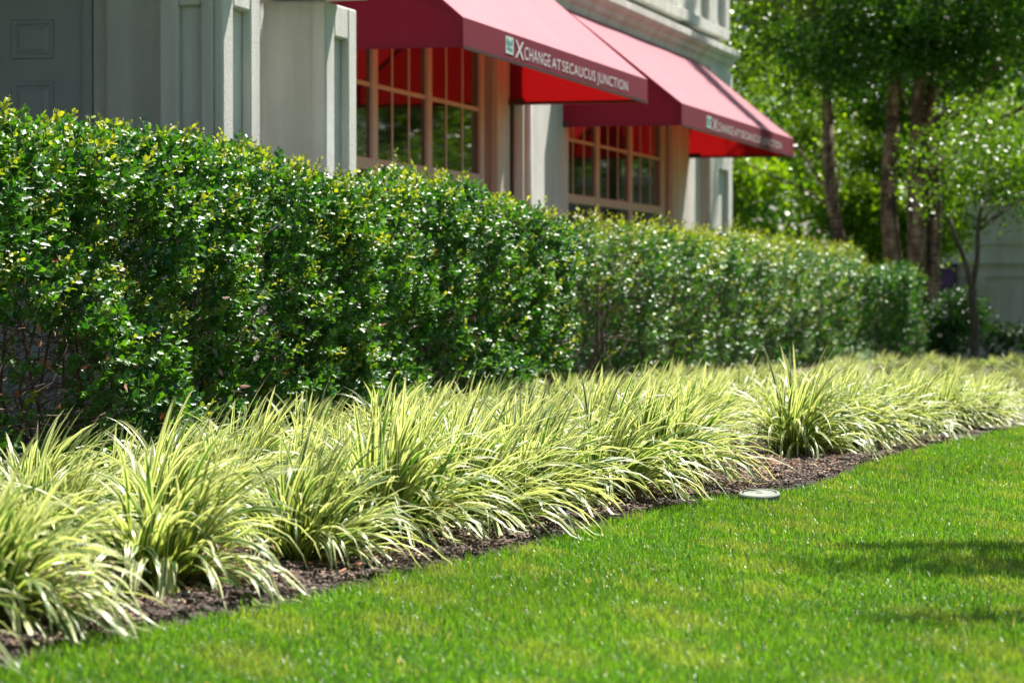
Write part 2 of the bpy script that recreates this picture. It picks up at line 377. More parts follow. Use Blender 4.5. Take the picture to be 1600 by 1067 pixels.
# pier between the bays
mb = MB(); mb.box(-7.45, -6.575, 24.42, 25.30, -0.3, 3.75); bpart(mb, 'pilaster', bevel=0.05)
mb = MB(); mb.tube([(-6.535, 24.50, 0.0), (-6.535, 24.50, 3.72)], 0.035, 12); bpart(mb, 'downpipe', painted('downpipe_paint', (0.78, 0.78, 0.76), 0.4), smooth=True)
mb = MB(); mb.box(-6.66, -6.645, 24.352, 24.415, -0.2, 3.8); bpart(mb, 'wall_joint', M['black'])
mb = MB(); mb.box(-7.05, -6.97, 26.2, 27.75, -0.3, 4.2); bpart(mb, 'pilaster', bevel=0.015)
# far corner pilaster with a sunk panel
def panel_pilaster(x, depth, y0, y1, top, border_l, border_r, ptop, pdepth, side_panel=None, name='pilaster'):
    mb = MB(); xi = x-pdepth
    mb.box(x-depth, xi, y0, y1, -0.3, top)                                 # core
    mb.box(xi, x, y0, y0+border_l, -0.3, top); mb.box(xi, x, y1-border_r, y1, -0.3, top)
    mb.box(xi, x-0.001, y0+border_l, y1-border_r, ptop, top); mb.box(xi, x-0.001, y0+border_l, y1-border_r, -0.3, 0.25)
    return bpart(mb, name, bevel=0.012)
panel_pilaster(-6.93, 0.4, 34.9, 36.40, 3.72, 0.55, 0.28, 2.45, 0.06)
# cornice above both bays, frieze panels and parapet
CP = [(-7.3, 3.72), (-6.98, 3.72), (-6.96, 3.80), (-6.92, 3.84), (-6.91, 3.88), (-6.87, 3.91), (-6.84, 3.95), (-6.84, 4.02), (-6.90, 4.05), (-7.3, 4.20)]
mb = MB(); mb.prof_y(CP, 24.2, 36.42); bpart(mb, 'cornice')
CP1 = [(p[0]+0.39, p[1]+0.02) for p in CP]
mb = MB(); mb.prof_y(CP1, 18.2, 24.19); bpart(mb, 'cornice')
def frieze(x, y0, y1, spans, z0, z1):
    mb = MB(); mb.box(x-0.6, x-0.07, y0, y1, z0-0.03, z1+1.2)
    mb.box(x-0.07, x, y0, y1, z1, z1+1.2); mb.box(x-0.07, x, y0, y1, z0-0.03, z0+0.10)
    cuts = [y0] + [t for s_ in spans for t in s_] + [y1]
    for k in range(0, len(cuts), 2): mb.box(x-0.07, x-0.001, cuts[k], cuts[k+1], z0+0.10, z1)
    bpart(mb, 'parapet', bevel=0.01)
frieze(-6.965, 24.65, 36.38, [(25.3, 28.6), (29.4, 32.4), (33.1, 35.0), (35.5, 36.1)], 4.2, 5.1)
frieze(-6.62, 18.2, 24.62, [(19.0, 21.0), (21.6, 23.8)], 4.22, 5.1)
# stepped piers at the near end and the recessed door
PX = -5.50
def pier(y0, y1, depth, top, ptop):
    mb = MB(); pd = 0.055; w = y1-y0
    mb.box(PX-depth, PX-pd, y0+pd, y1, -0.3, top)
    bl, br = 0.28*w, 0.27*w
    mb.box(PX-pd, PX, y0, y0+bl, -0.3, top); mb.box(PX-pd, PX, y1-br, y1, -0.3, top)
    mb.box(PX-pd, PX-0.001, y0+bl, y1-br, ptop, top); mb.box(PX-pd, PX-0.001, y0+bl, y1-br, -0.3, 0.3)
    # side (towards the door) with its own sunk strip
    mb.box(PX-depth, PX-depth*0.70, y0, y0+pd, -0.3, top); mb.box(PX-depth*0.36, PX-pd, y0+0.001, y0+pd, -0.3, top)
    mb.box(PX-depth*0.70, PX-depth*0.36, y0+0.002, y0+pd, ptop, top)
    return bpart(mb, 'pilaster', bevel=0.014)
pier(14.25, 14.83, 0.37, 3.9, 2.41)
mb = MB()                                                                 # second pier, its side face plain
mb.box(PX-0.40, PX-0.055, 15.95, 16.53, -0.3, 2.60); mb.box(PX-0.055, PX, 15.95, 16.11, -0.3, 2.6); mb.box(PX-0.055, PX, 16.37, 16.53, -0.3, 2.6)
mb.box(PX-0.055, PX-0.001, 16.11, 16.37, 2.40, 2.6); mb.box(PX-0.055, PX-0.001, 16.11, 16.37, -0.3, 0.3); mb.box(PX-0.085, PX-0.001, 15.925, 15.95, -0.3, 2.595)
bpart(mb, 'pilaster', bevel=0.016)
mb = MB(); mb.box(-6.6, PX+0.20, 15.7, 16.19, 2.62, 2.95); bpart(mb, 'cap_moulding', bevel=0.02)
mb = MB(); mb.box(-6.6, PX+0.22, 14.05, 14.66, 2.92, 3.3); bpart(mb, 'cap_moulding', bevel=0.02)
pier(10.55, 11.14, 0.37, 3.9, 2.41)
# near-end masses
mb = MB(); mb.box(-14, -5.90, 14.83, 15.9, -0.3, 3.9); mb.box(-14, -6.55, 15.9, 17.2, -0.3, 3.9); bpart(mb, 'wall')
mb = MB(); mb.box(-6.46, -6.33, 14.70, 14.83, -0.3, 3.9); mb.box(-6.33, -5.88, 14.58, 14.83, -0.3, 3.9); bpart(mb, 'wall', bevel=0.02)
mb = MB(); mb.box(-7.53, -6.46, 14.80, 14.83, 2.75, 3.9); mb.box(-14, -7.53, 14.6, 14.83, -0.3, 3.9); bpart(mb, 'wall')
mb = MB(); mb.box(-14, -8.0, 4, 14.6, -0.3, 3.9); bpart(mb, 'wall')
mb = MB(); mb.box(-8.0, -5.3, 11.0, 14.83, 3.9, 4.2); bpart(mb, 'soffit')
# door (faces the camera side, in the recess)
DY = 14.80
mb = MB(); mb.box(-7.46, -6.525, DY-0.045, DY, 0.1, 2.74)
door = bpart(mb, 'door', M['door'], 0.004)
mb = MB(); mb.box(-6.52, -6.462, DY-0.10, DY, 0.1, 2.8); mb.box(-7.525, -7.465, DY-0.10, DY, 0.1, 2.8); fr_ = mb.build('frame', M['door'], None, 0.006); fr_.parent = door
def raised_panel(x0, x1, z0, z1):
    mb = MB(); y = DY-0.045
    def ring(i0, ya, i1, yb):
        a = [(x0+i0, ya, z0+i0), (x1-i0, ya, z0+i0), (x1-i0, ya, z1-i0), (x0+i0, ya, z1-i0)]
        c = [(x0+i1, yb, z0+i1), (x1-i1, yb, z0+i1), (x1-i1, yb, z1-i1), (x0+i1, yb, z1-i1)]
        for k in range(4): j = (k+1) % 4; mb.poly(a[k], a[j], c[j], c[k])
    ring(0, y-0.001, 0.008, y-0.013); ring(0.008, y-0.013, 0.022, y-0.013); ring(0.022, y-0.013, 0.032, y-0.002); ring(0.032, y-0.002, 0.06, y-0.014)
    mb.poly((x0+.06, y-.014, z0+.06), (x1-.06, y-.014, z0+.06), (x1-.06, y-.014, z1-.06), (x0+.06, y-.014, z1-.06))
    p = mb.build('raised_panel', M['door']); p.parent = door
for (zz0, zz1) in ((2.185, 2.41), (1.05, 2.06), (0.3, 0.92)):
    raised_panel(-6.98, -6.715, zz0, zz1); raised_panel(-7.33, -7.08, zz0, zz1)

# ---------------------------------------------------------------- awnings
def fit_text(txt, parent_thing, xplane, y0, y1, zb, h, m, name, bold=0.0):
    cu = bpy.data.curves.new(name, 'FONT'); cu.body = txt; cu.extrude = 0.0; cu.offset = bold; cu.space_character = 1.12
    tmp = bpy.data.objects.new(name, cu); COL.objects.link(tmp)
    bpy.context.view_layer.update()
    dg = bpy.context.evaluated_depsgraph_get(); me = bpy.data.meshes.new_from_object(tmp.evaluated_get(dg))
    bpy.data.objects.remove(tmp)
    n = len(me.vertices); co = np.empty(n*3, np.float32); me.vertices.foreach_get("co", co); co = co.reshape(-1, 3)
    lo, hi = co.min(0), co.max(0)
    out = np.empty_like(co)
    out[:, 1] = y0 + (co[:, 0]-lo[0])/(hi[0]-lo[0])*(y1-y0)
    out[:, 2] = zb + (co[:, 1]-max(lo[1], -0.02))/(0.70)*h if len(txt) > 1 else zb + (co[:, 1]-lo[1])/(hi[1]-lo[1])*h
    out[:, 0] = xplane
    me.vertices.foreach_set("co", out.ravel()); me.update()
    me.materials.clear(); me.materials.append(m)
    o = link(name, me, None); adopt(o, parent_thing); return o

def awning(y0, y1, xf, xw, zb, zt, ztop, words, label):
    """front valance at xf, wall at xw; zb..zt valance, ztop at the wall"""
    A = empty('awning', (xw, y0, zb), label, 'awning', 'red awnings over the window bays')
    nseg = 40
    def sheet(name, a0, a1, b0, b1, sag=0.0):
        """quad patch a0->a1 (along y) bottom row, b row above, subdivided with a little slackness"""
        vs = []; nr = 14
        for r_ in range(nr+1):
            for k in range(nseg+1):
                u = k/nseg; w = r_/nr
                p = (Vector(a0)*(1-u)+Vector(a1)*u)*(1-w) + (Vector(b0)*(1-u)+Vector(b1)*u)*w
                bulge = sag*math.sin(math.pi*w)*(0.25+0.75*abs(math.sin(math.pi*u*3)))*(0.8+0.2*math.sin(u*23+w*3))
                p.z -= bulge; vs.append(tuple(p))
        q = [(r_*(nseg+1)+k, r_*(nseg+1)+k+1, (r_+1)*(nseg+1)+k+1, (r_+1)*(nseg+1)+k) for r_ in range(nr) for k in range(nseg)]
        me = bpy.data.meshes.new(name); me.from_pydata(vs, [], q); me.update()
        for p in me.polygons: p.use_smooth = True
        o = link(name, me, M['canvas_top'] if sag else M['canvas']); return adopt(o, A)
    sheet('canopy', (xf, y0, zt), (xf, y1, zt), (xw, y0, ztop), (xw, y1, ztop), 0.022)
    sheet('valance', (xf, y0, zb), (xf, y1, zb), (xf, y0, zt), (xf, y1, zt))
    for y in (y0, y1):
        mb = MB(); mb.poly((xw, y, zb), (xf, y, zb), (xf, y, zt), (xw, y, ztop)); mb.build('side_panel', M['canvas'], A)
    fr = MB(); i = 0.025
    fr.tube([(xf-i, y0+.01, zb+.015), (xf-i, y1-.01, zb+.015)], 0.014, 6)
    for y in (y0+0.02, y1-0.02):
        fr.tube([(xf-i, y, zb+.015), (xw, y, zb+.015)], 0.014, 6); fr.tube([(xf-i, y, zt-.02), (xw, y, ztop-.03)], 0.014, 6); fr.tube([(xf-i, y, zb), (xf-i, y, zt-.01)], 0.012, 6)
    for k in (1, 2):
        y = y0+(y1-y0)*k/3; fr.tube([(xf-i, y, zt-.02), (xw, y, ztop-.03)], 0.014, 6); fr.tube([(xf-i, y, zb+.02), (xf-i, y, zt-.01)], 0.012, 6)
    fr.build('frame', M['dark_metal'], A)
    for y in (y0+0.02, y1-0.02):
        mb = MB(); mb.box(xw-0.005, xw+0.14, y-0.03, y+0.03, zb+0.0, zb+0.06); mb.build('bracket', M['dark_metal'], A, 0.008)
    hem = MB(); hem.box(xf+0.001, xf+0.006, y0, y1, zb-0.012, zb+0.01); hem.build('hem', M['dark_metal'], A)
    for txt, ya, yb_, z_, h_, bd in words['text']: fit_text(txt, A, xf+0.004, ya, yb_, z_, h_, M['white'], 'lettering', bd)
    ya, yb_, z_, h_ = words['emblem']
    e = MB(); e.poly((xf+.003, ya, z_), (xf+.003, yb_, z_), (xf+.003, yb_, z_+h_), (xf+.003, ya, z_+h_)); em = e.build('emblem', M['paleteal'], A)
    e = MB(); w = yb_-ya
    e.poly((xf+.005, ya+.12*w, z_+.55*h_), (xf+.005, ya+.88*w, z_+.55*h_), (xf+.005, ya+.88*w, z_+.93*h_), (xf+.005, ya+.5*w, z_+.70*h_), (xf+.005, ya+.12*w, z_+.93*h_))
    e.poly((xf+.005, ya+.15*w, z_+.30*h_), (xf+.005, ya+.85*w, z_+.18*h_), (xf+.005, ya+.85*w, z_+.34*h_), (xf+.005, ya+.15*w, z_+.46*h_))
    p = e.build('mark', M['teal']); p.parent = em
    return A
def yD(px, D):        # facade position of a measured bay coordinate
    return D*(0.26311*0 + 1)*0 + _y(px, D)
def _y(px, D):
    th = math.atan(1200/4400); c, s_ = math.cos(th), math.sin(th); a = (px-800)/4400
    Z = D/(s_-a*c); return a*Z*s_+Z*c
w1 = {'text': [('X', 19.87, 20.17, 2.575, 0.135, 0.0), ('CHANGE', 20.2, 21.02, 2.585, 0.095, 0.0), ('AT', 21.10, 21.36, 2.585, 0.085, 0.02), ('SECAUCUS', 21.42, 22.45, 2.585, 0.085, 0.02), ('JUNCTION', 22.55, 23.53, 2.585, 0.085, 0.02)],
      'emblem': (19.62, 19.83, 2.59, 0.125)}
w1['text'] = [('X', 19.88, 20.12, 2.578, 0.130, 0.0), ('CHANGE', 20.14, 20.90, 2.585, 0.095, 0.0), ('AT', 20.95, 21.23, 2.585, 0.082, 0.0), ('SECAUCUS', 21.28, 22.37, 2.585, 0.082, 0.0), ('JUNCTION', 22.44, 23.55, 2.585, 0.082, 0.0)]
awning(18.53, 24.35, -5.40, -6.66, 2.54, 2.745, 3.82, w1, 'deep red sloped awning with a lettered valance over the nearer window bay')
k2 = lambda y: 27.5 + (y-18.53)*(6.7/5.82)
w2 = {'text': [(t_[0], k2(t_[1]), k2(t_[2]), t_[3]-0.01, t_[4], t_[5]) for t_ in w1['text']], 'emblem': (k2(19.62), k2(19.83), 2.58, 0.125)}
awning(27.5, 34.2, -5.75, -7.05, 2.53, 2.75, 3.80, w2, 'red awning farther along the wall, crossed by tree shadow, over the second window bay')

# ---------------------------------------------------------------- hedges
HOLLY_V = [(0, 0, 0), (.38, 0, -.06), (.72, 0, -.04), (1, 0, -.14), (.25, .40, .12), (.45, .50, .16), (.62, .33, .10), (.80, .34, .12), (.25, -.40, .12), (.45, -.50, .16), (.62, -.33, .10), (.80, -.34, .12)]
HOLLY_F = [(0, 1, 4), (4, 1, 5), (1, 6, 5), (1, 2, 6), (6, 2, 7), (2, 3, 7), (0, 8, 1), (8, 9, 1), (1, 9, 10), (1, 10, 2), (10, 11, 2), (2, 11, 3)]
SIMPLE_V = [(0, 0, 0), (.5, 0, -.08), (1, 0, -.12), (.45, .45, .12), (.45, -.45, .12)]
SIMPLE_F = [(0, 1, 3), (1, 2, 3), (0, 4, 1), (1, 4, 2)]

def sprigs(P, ax, nl, stem, leafL, lowpoly, colf, up=(0, 0, 1)):
    """sprig roots P with axes ax; nl leaves each"""
    K = len(P); ax = ax/np.linalg.norm(ax, axis=1, keepdims=True)
    t = np.tile(np.linspace(0.12, 1.0, nl), K); idx = np.repeat(np.arange(K), nl)
    sl_ = stem[idx]; pos = P[idx] + ax[idx]*(t*sl_)[:, None]
    h = np.cross(ax, rand_dirs(K)); h /= np.linalg.norm(h, axis=1, keepdims=True); h2 = np.cross(ax, h)
    ang = np.tile(np.arange(nl)*2.4, K) + rng.uniform(0, .6, K*nl)
    side = h[idx]*np.cos(ang)[:, None] + h2[idx]*np.sin(ang)[:, None]
    spread = np.where(t > 0.93, 0.25, 1.0)[:, None]
    d = side*spread*0.9 + ax[idx]*(0.55+0.5*rng.random((K*nl, 1))) + rand_dirs(K*nl)*0.25
    uh = ax[idx]*0.3 + np.array([.30, -.30, .75])*0.75 + rand_dirs(K*nl)*0.65
    d, s_, n_ = frames(d, uh)
    L = leafL*rng.uniform(0.65, 1.2, K*nl)*np.where(t > 0.9, 0.7, 1.0); Wd = L*rng.uniform(0.6, 0.9, K*nl)
    col = colf(idx, t, K)
    return place(SIMPLE_V if lowpoly else HOLLY_V, SIMPLE_F if lowpoly else HOLLY_F, pos, d, s_, n_, L, Wd, col), (P, P+ax*stem[:, None])

def stems_mesh(A_, B_, r0, r1, name, m):
    K = len(A_); d = B_-A_; dd, s_, n_ = frames(d, rand_dirs(K)); V = np.empty((K, 6, 3))
    for k in range(3):
        a = 2*math.pi*k/3; o_ = s_*math.cos(a)+n_*math.sin(a); V[:, k] = A_+o_*r0[:, None]; V[:, 3+k] = B_+o_*r1[:, None]
    base = (np.arange(K)*6)[:, None]; q = np.array([0, 1, 4, 3, 1, 2, 5, 4, 2, 0, 3, 5])
    return newmesh(name, V.reshape(-1, 3), (base+q).ravel(), np.full(K*3, 4), smooth=True)

def holly_col(idx, t, K):
    k = rng.random(K)[idx][:, None]; j = rng.random((len(idx), 1))
    c = np.array([0.011, 0.088, 0.018])*(1-k) + np.array([0.080, 0.225, 0.015])*k
    return c*(0.75+0.5*j)
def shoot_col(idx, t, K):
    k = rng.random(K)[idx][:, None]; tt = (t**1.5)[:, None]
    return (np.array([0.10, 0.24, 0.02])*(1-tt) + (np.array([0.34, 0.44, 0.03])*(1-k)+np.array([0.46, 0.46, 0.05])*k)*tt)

def hedge(name, label, x0, x1, y0, y1, zt, dens, leafL, low=False, bare=None, topf=None, shoot_frac=0.28, mature=holly_col, twig_n=2500, seed=1, rnd=0.22, trunks=True, lift=0.55, lean=.08, notch=0):
    H = empty(name, ((x0+x1)/2, (y0+y1)/2, 0), label, 'hedge')
    ztf = topf or (lambda y: zt + 0*y)
    rg = np.random.default_rng(seed*11); ws = [(rg.uniform(2, 13)*math.cos(t_), rg.uniform(2, 13)*math.sin(t_), rg.uniform(0, 6)) for t_ in rg.uniform(0, 6.28, 14)]
    wob = lambda a, b_: sum(0.13/(3+math.hypot(p_, q_))*1.5*np.sin(a*p_+b_*q_+r_) for p_, q_, r_ in ws)
    Pl, Nl, depth = [], [], []
    def add(n, fp, nrm):
        u, w = rng.random(n), rng.random(n); p = fp(u, w); Pl.append(p); Nl.append(np.tile(np.array(nrm, float), (n, 1)))
    Ly, Lx = y1-y0, x1-x0
    for layer, frac, inset in ((0, 1.0, 0.0), (1, 0.75, 0.14), (2, 0.4, 0.28)):
        k0 = len(Pl)
        n = int(dens*Ly*zt*frac)
        def front(u, w):
            y = y0+u*Ly; z = 0.06+w*(ztf(y)-0.06); return np.stack([x1+wob(y, z)-inset, y, z], 1)
        def back(u, w):
            y = y0+u*Ly; z = 0.06+w*(ztf(y)-0.06); return np.stack([x0-wob(y, z)+inset, y, z], 1)
        def top(u, w):
            y = y0+u*Ly; x = x0+w*Lx; return np.stack([x, y, ztf(y)+0.7*wob(y, x*3)-inset], 1)
        def end(ye, sg):
            def f(u, w):
                x = x0+u*Lx; z = 0.06+w*(ztf(np.full_like(u, ye))-0.06); return np.stack([x, ye+sg*(wob(x*3, z)-inset), z], 1)
            return f
        add(n, front, (1, 0, 0.15)); add(int(n*0.25), back, (-1, 0, 0.1))
        add(int(dens*Ly*Lx*frac*1.1), top, (0, 0, 1))
        ne = int(dens*Lx*zt*frac); add(ne, end(y1, 1), (0, 1, 0.1)); add(ne, end(y0, -1), (0, -1, 0.1))
        depth += [layer]*sum(len(p) for p in Pl[k0:])
    P = np.concatenate(Pl); Nn = np.concatenate(Nl); depth = np.array(depth)
    # round the long top edges and the vertical corners
    cx, cz = (x0+x1)/2, ztf(P[:, 1]) - rnd
    ox = np.abs(P[:, 0]-cx)-(Lx/2-rnd); oz = P[:, 2]-cz; m_ = (ox > 0) & (oz > 0); r_ = np.sqrt(ox**2+oz**2)+1e-6
    f = np.minimum(1, (rnd+0.03)/r_); sx = np.sign(P[:, 0]-cx)
    P[m_, 0] = (cx+sx*(Lx/2-rnd+ox*f))[m_]; P[m_, 2] = (cz+oz*f)[m_]
    nn = np.stack([sx*ox/r_, 0*ox, oz/r_], 1); Nn[m_] = nn[m_]
    cyy = (y0+y1)/2; oy = np.abs(P[:, 1]-cyy)-(Ly/2-rnd); ox = np.abs(P[:, 0]-cx)-(Lx/2-rnd); m_ = (ox > 0) & (oy > 0); r_ = np.sqrt(ox**2+oy**2)+1e-6
    f = np.minimum(1, (rnd+0.03)/r_); sy = np.sign(P[:, 1]-cyy)
    P[m_, 0] = (cx+sx*(Lx/2-rnd+ox*f))[m_]; P[m_, 1] = (cyy+sy*(Ly/2-rnd+oy*f))[m_]; Nn[m_] += np.stack([sx*ox/r_, sy*oy/r_, 0*ox], 1)[m_]
    P[:, 0] -= np.where(P[:, 0] > cx, lean*np.clip(1-P[:, 2]/zt, 0, 1)**.85, 0)      # clipped wider at the top than at the foot
    P[:, 0] -= np.where(P[:, 0] > cx-.1, notch*np.exp(-np.clip(P[:, 1]-y0, 0, 9)/.75), 0)
    # thinning: low down, inside bare patches and at random gaps
    keep = np.ones(len(P))
    keep *= np.clip(0.6+P[:, 2]/0.7, 0, 1)
    gap = wob(P[:, 1]*1.7+9, P[:, 2]*1.7+P[:, 0]*2)
    keep *= np.where(gap < np.quantile(gap, .20), 0.55, 1)
    if bare is not None: keep *= bare(P)
    kk = rng.random(len(P)) < keep; P, Nn, depth = P[kk], Nn[kk], depth[kk]
    P = P + rand_dirs(len(P))*0.03
    K = len(P)
    ax = Nn*0.75 + np.array([0.05, 0.30, lift]) + rand_dirs(K)*0.55
    nl = 7 if low else 9
    stem = rng.uniform(0.06, 0.13, K)*(1.0 if not low else 1.3)
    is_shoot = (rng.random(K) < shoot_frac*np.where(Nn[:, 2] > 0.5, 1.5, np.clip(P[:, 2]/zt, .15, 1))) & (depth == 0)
    parts, st = sprigs(P[~is_shoot]-Nn[~is_shoot]*0.05, ax[~is_shoot], nl, stem[~is_shoot], leafL, low, mature)
    V, L, C, c = parts; fo = link('foliage', newmesh('foliage', V, L, C, c), M['holly']); adopt(fo, H)
    if is_shoot.sum():
        sP = P[is_shoot]; sA = ax[is_shoot]+np.array([0, 0, 0.35])
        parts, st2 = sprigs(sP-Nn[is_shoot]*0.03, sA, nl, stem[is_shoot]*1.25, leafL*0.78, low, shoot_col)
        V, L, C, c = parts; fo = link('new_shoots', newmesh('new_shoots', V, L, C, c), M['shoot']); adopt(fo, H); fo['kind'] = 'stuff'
        me = stems_mesh(np.concatenate([st[0], st2[0]]), np.concatenate([st[1], st2[1]]), np.full(len(st[0])+len(st2[0]), .0016), np.full(len(st[0])+len(st2[0]), .0008), 'stems', None)
        adopt(link('green_stems', me, M['stem']), H)
    # woody inside
    if twig_n:
        a0 = np.stack([rng.uniform(x0+.1, x1-.08, twig_n), rng.uniform(y0+.1, y1-.1, twig_n), rng.uniform(0.08, zt*0.9, twig_n)], 1)
        dirs = rand_dirs(twig_n)*np.array([0.6, 1.0, 0.45]) + np.array([0.15, 0.2, 0.25])
        ln = rng.uniform(0.12, 0.42, twig_n)[:, None]; mid = a0+dirs*ln*0.5; b0 = mid+(dirs+rand_dirs(twig_n)*0.45)*ln*0.5
        b0[:, 0] = np.clip(b0[:, 0], x0, x1-0.02); b0[:, 2] = np.clip(b0[:, 2], 0.05, zt-0.06); mid[:, 0] = np.clip(mid[:, 0], x0, x1-0.02); mid[:, 2] = np.clip(mid[:, 2], 0.05, zt-0.05)
        r = rng.uniform(0.0012, 0.004, twig_n)
        A_ = np.concatenate([a0, mid]); B_ = np.concatenate([mid, b0])
        tr = []
        for y in np.arange(y0+0.3, y1, 0.55):
            for q in range(4):
                p0 = np.array([cx+rng.uniform(-.08, .08), y+rng.uniform(-.15, .15), 0]); p1 = p0+[rng.uniform(-.15, .2), rng.uniform(-.25, .25), 0.45]; p2 = p1+[rng.uniform(-.15, .18), rng.uniform(-.3, .3), 0.5]
                tr += [(p0, p1, .011, .008), (p1, p2, .008, .004)]
        A_ = np.concatenate([A_, [t_[0] for t_ in tr]]); B_ = np.concatenate([B_, [t_[1] for t_ in tr]])
        r0 = np.concatenate([r, r*.8, [t_[2] for t_ in tr]]); r1 = np.concatenate([r*.8, r*.5, [t_[3] for t_ in tr]])
        adopt(link('branches', stems_mesh(A_, B_, r0, r1, 'branches', None), M['twig']), H)['kind'] = 'stuff'
    return H

def bare1(P):
    y, z = P[:, 1], P[:, 2]
    a = ((y-9.45)/0.80)**2 + ((z-0.55)/0.22)**2; a2 = ((y-10.1)/0.35)**2 + ((z-0.42)/0.25)**2; b_ = ((y-12.6)/0.45)**2+((z-0.62)/0.16)**2
    return np.where(a < 1, 0.10, np.where(a2 < 1, 0.15, np.where(b_ < 1, 0.35, 1.0)))
H1 = hedge('hedge', 'nearest long clipped holly hedge, with a bare twiggy patch low at its left', -5.22, -4.45, 8.0, 18.2, 1.47, 330, 0.036,
      bare=bare1, topf=lambda y: 1.45+0.03*np.sin(np.asarray(y)*1.3)+0.02*np.sin(np.asarray(y)*4.1)-0.05*np.clip((np.asarray(y)-12)/2, 0, 1)-0.06*np.clip((10.3-np.asarray(y))/1.5, 0, 1)-0.09*np.clip((np.asarray(y)-15.5)/3, 0, 1), twig_n=5200, seed=1, shoot_frac=0.20)
H2 = hedge('hedge', 'sunlit clipped holly hedge under the farther awning, beyond the dark gap', -5.75, -4.90, 20.9, 34.3, 1.36, 150, 0.046, low=True,
      topf=lambda y: 1.31+0.03*np.sin(np.asarray(y)*1.7), twig_n=3000, seed=4, shoot_frac=0.42, lean=.17, notch=.42)
H3 = hedge('hedge', 'short shaded stretch of holly hedge below the birch trunks', -5.5, -4.42, 35.0, 36.6, 1.12, 150, 0.05, low=True, twig_n=300, seed=6, shoot_frac=0.12)
# berries and dead leaves in hedge 1
K = 420; P = np.stack([rng.uniform(-4.52, -4.40, K), 0*rng.random(K), 0*rng.random(K)], 1)
cl = rng.integers(0, 26, K); cy_ = rng.uniform(8.9, 11.2, 26); cz_ = rng.uniform(0.75, 1.25, 26)
P[:, 1] = cy_[cl]+rng.normal(0, .03, K); P[:, 2] = cz_[cl]+rng.normal(0, .022, K)
OV = [(1, 0, 0), (-1, 0, 0), (0, 1, 0), (0, -1, 0), (0, 0, 1), (0, 0, -1)]; OF = [(0, 2, 4), (2, 1, 4), (1, 3, 4), (3, 0, 4), (2, 0, 5), (1, 2, 5), (3, 1, 5), (0, 3, 5)]
d, s_, n_ = frames(rand_dirs(K), rand_dirs(K)); rr = np.full(K, .0042)
V, L, C, c = place(OV, OF, P, d, s_, n_, rr, rr, np.tile([[0.28, 0.34, 0.05]], (K, 1)))
adopt(link('berries', newmesh('berries', V, L, C, c, smooth=True), M['shoot']), H1)['kind'] = 'stuff'
K = 160; P = np.stack([rng.uniform(-4.6, -4.42, K), rng.uniform(8.6, 17.5, K), rng.uniform(.25, 1.3, K)], 1); P[:60, 1] = rng.uniform(8.6, 10.6, 60); P[:60, 2] = rng.uniform(.4, .95, 60)
d, s_, n_ = frames(rand_dirs(K)+[0, 0, -.6], rand_dirs(K)); V, L, C, c = place(SIMPLE_V, SIMPLE_F, P, d, s_, n_, rng.uniform(.03, .055, K), rng.uniform(.018, .03, K), drycol(K)*np.array([.75, .6, .7]))
adopt(link('dead_leaves', newmesh('dead_leaves', V, L, C, c), M['dry']), H1)['kind'] = 'stuff'

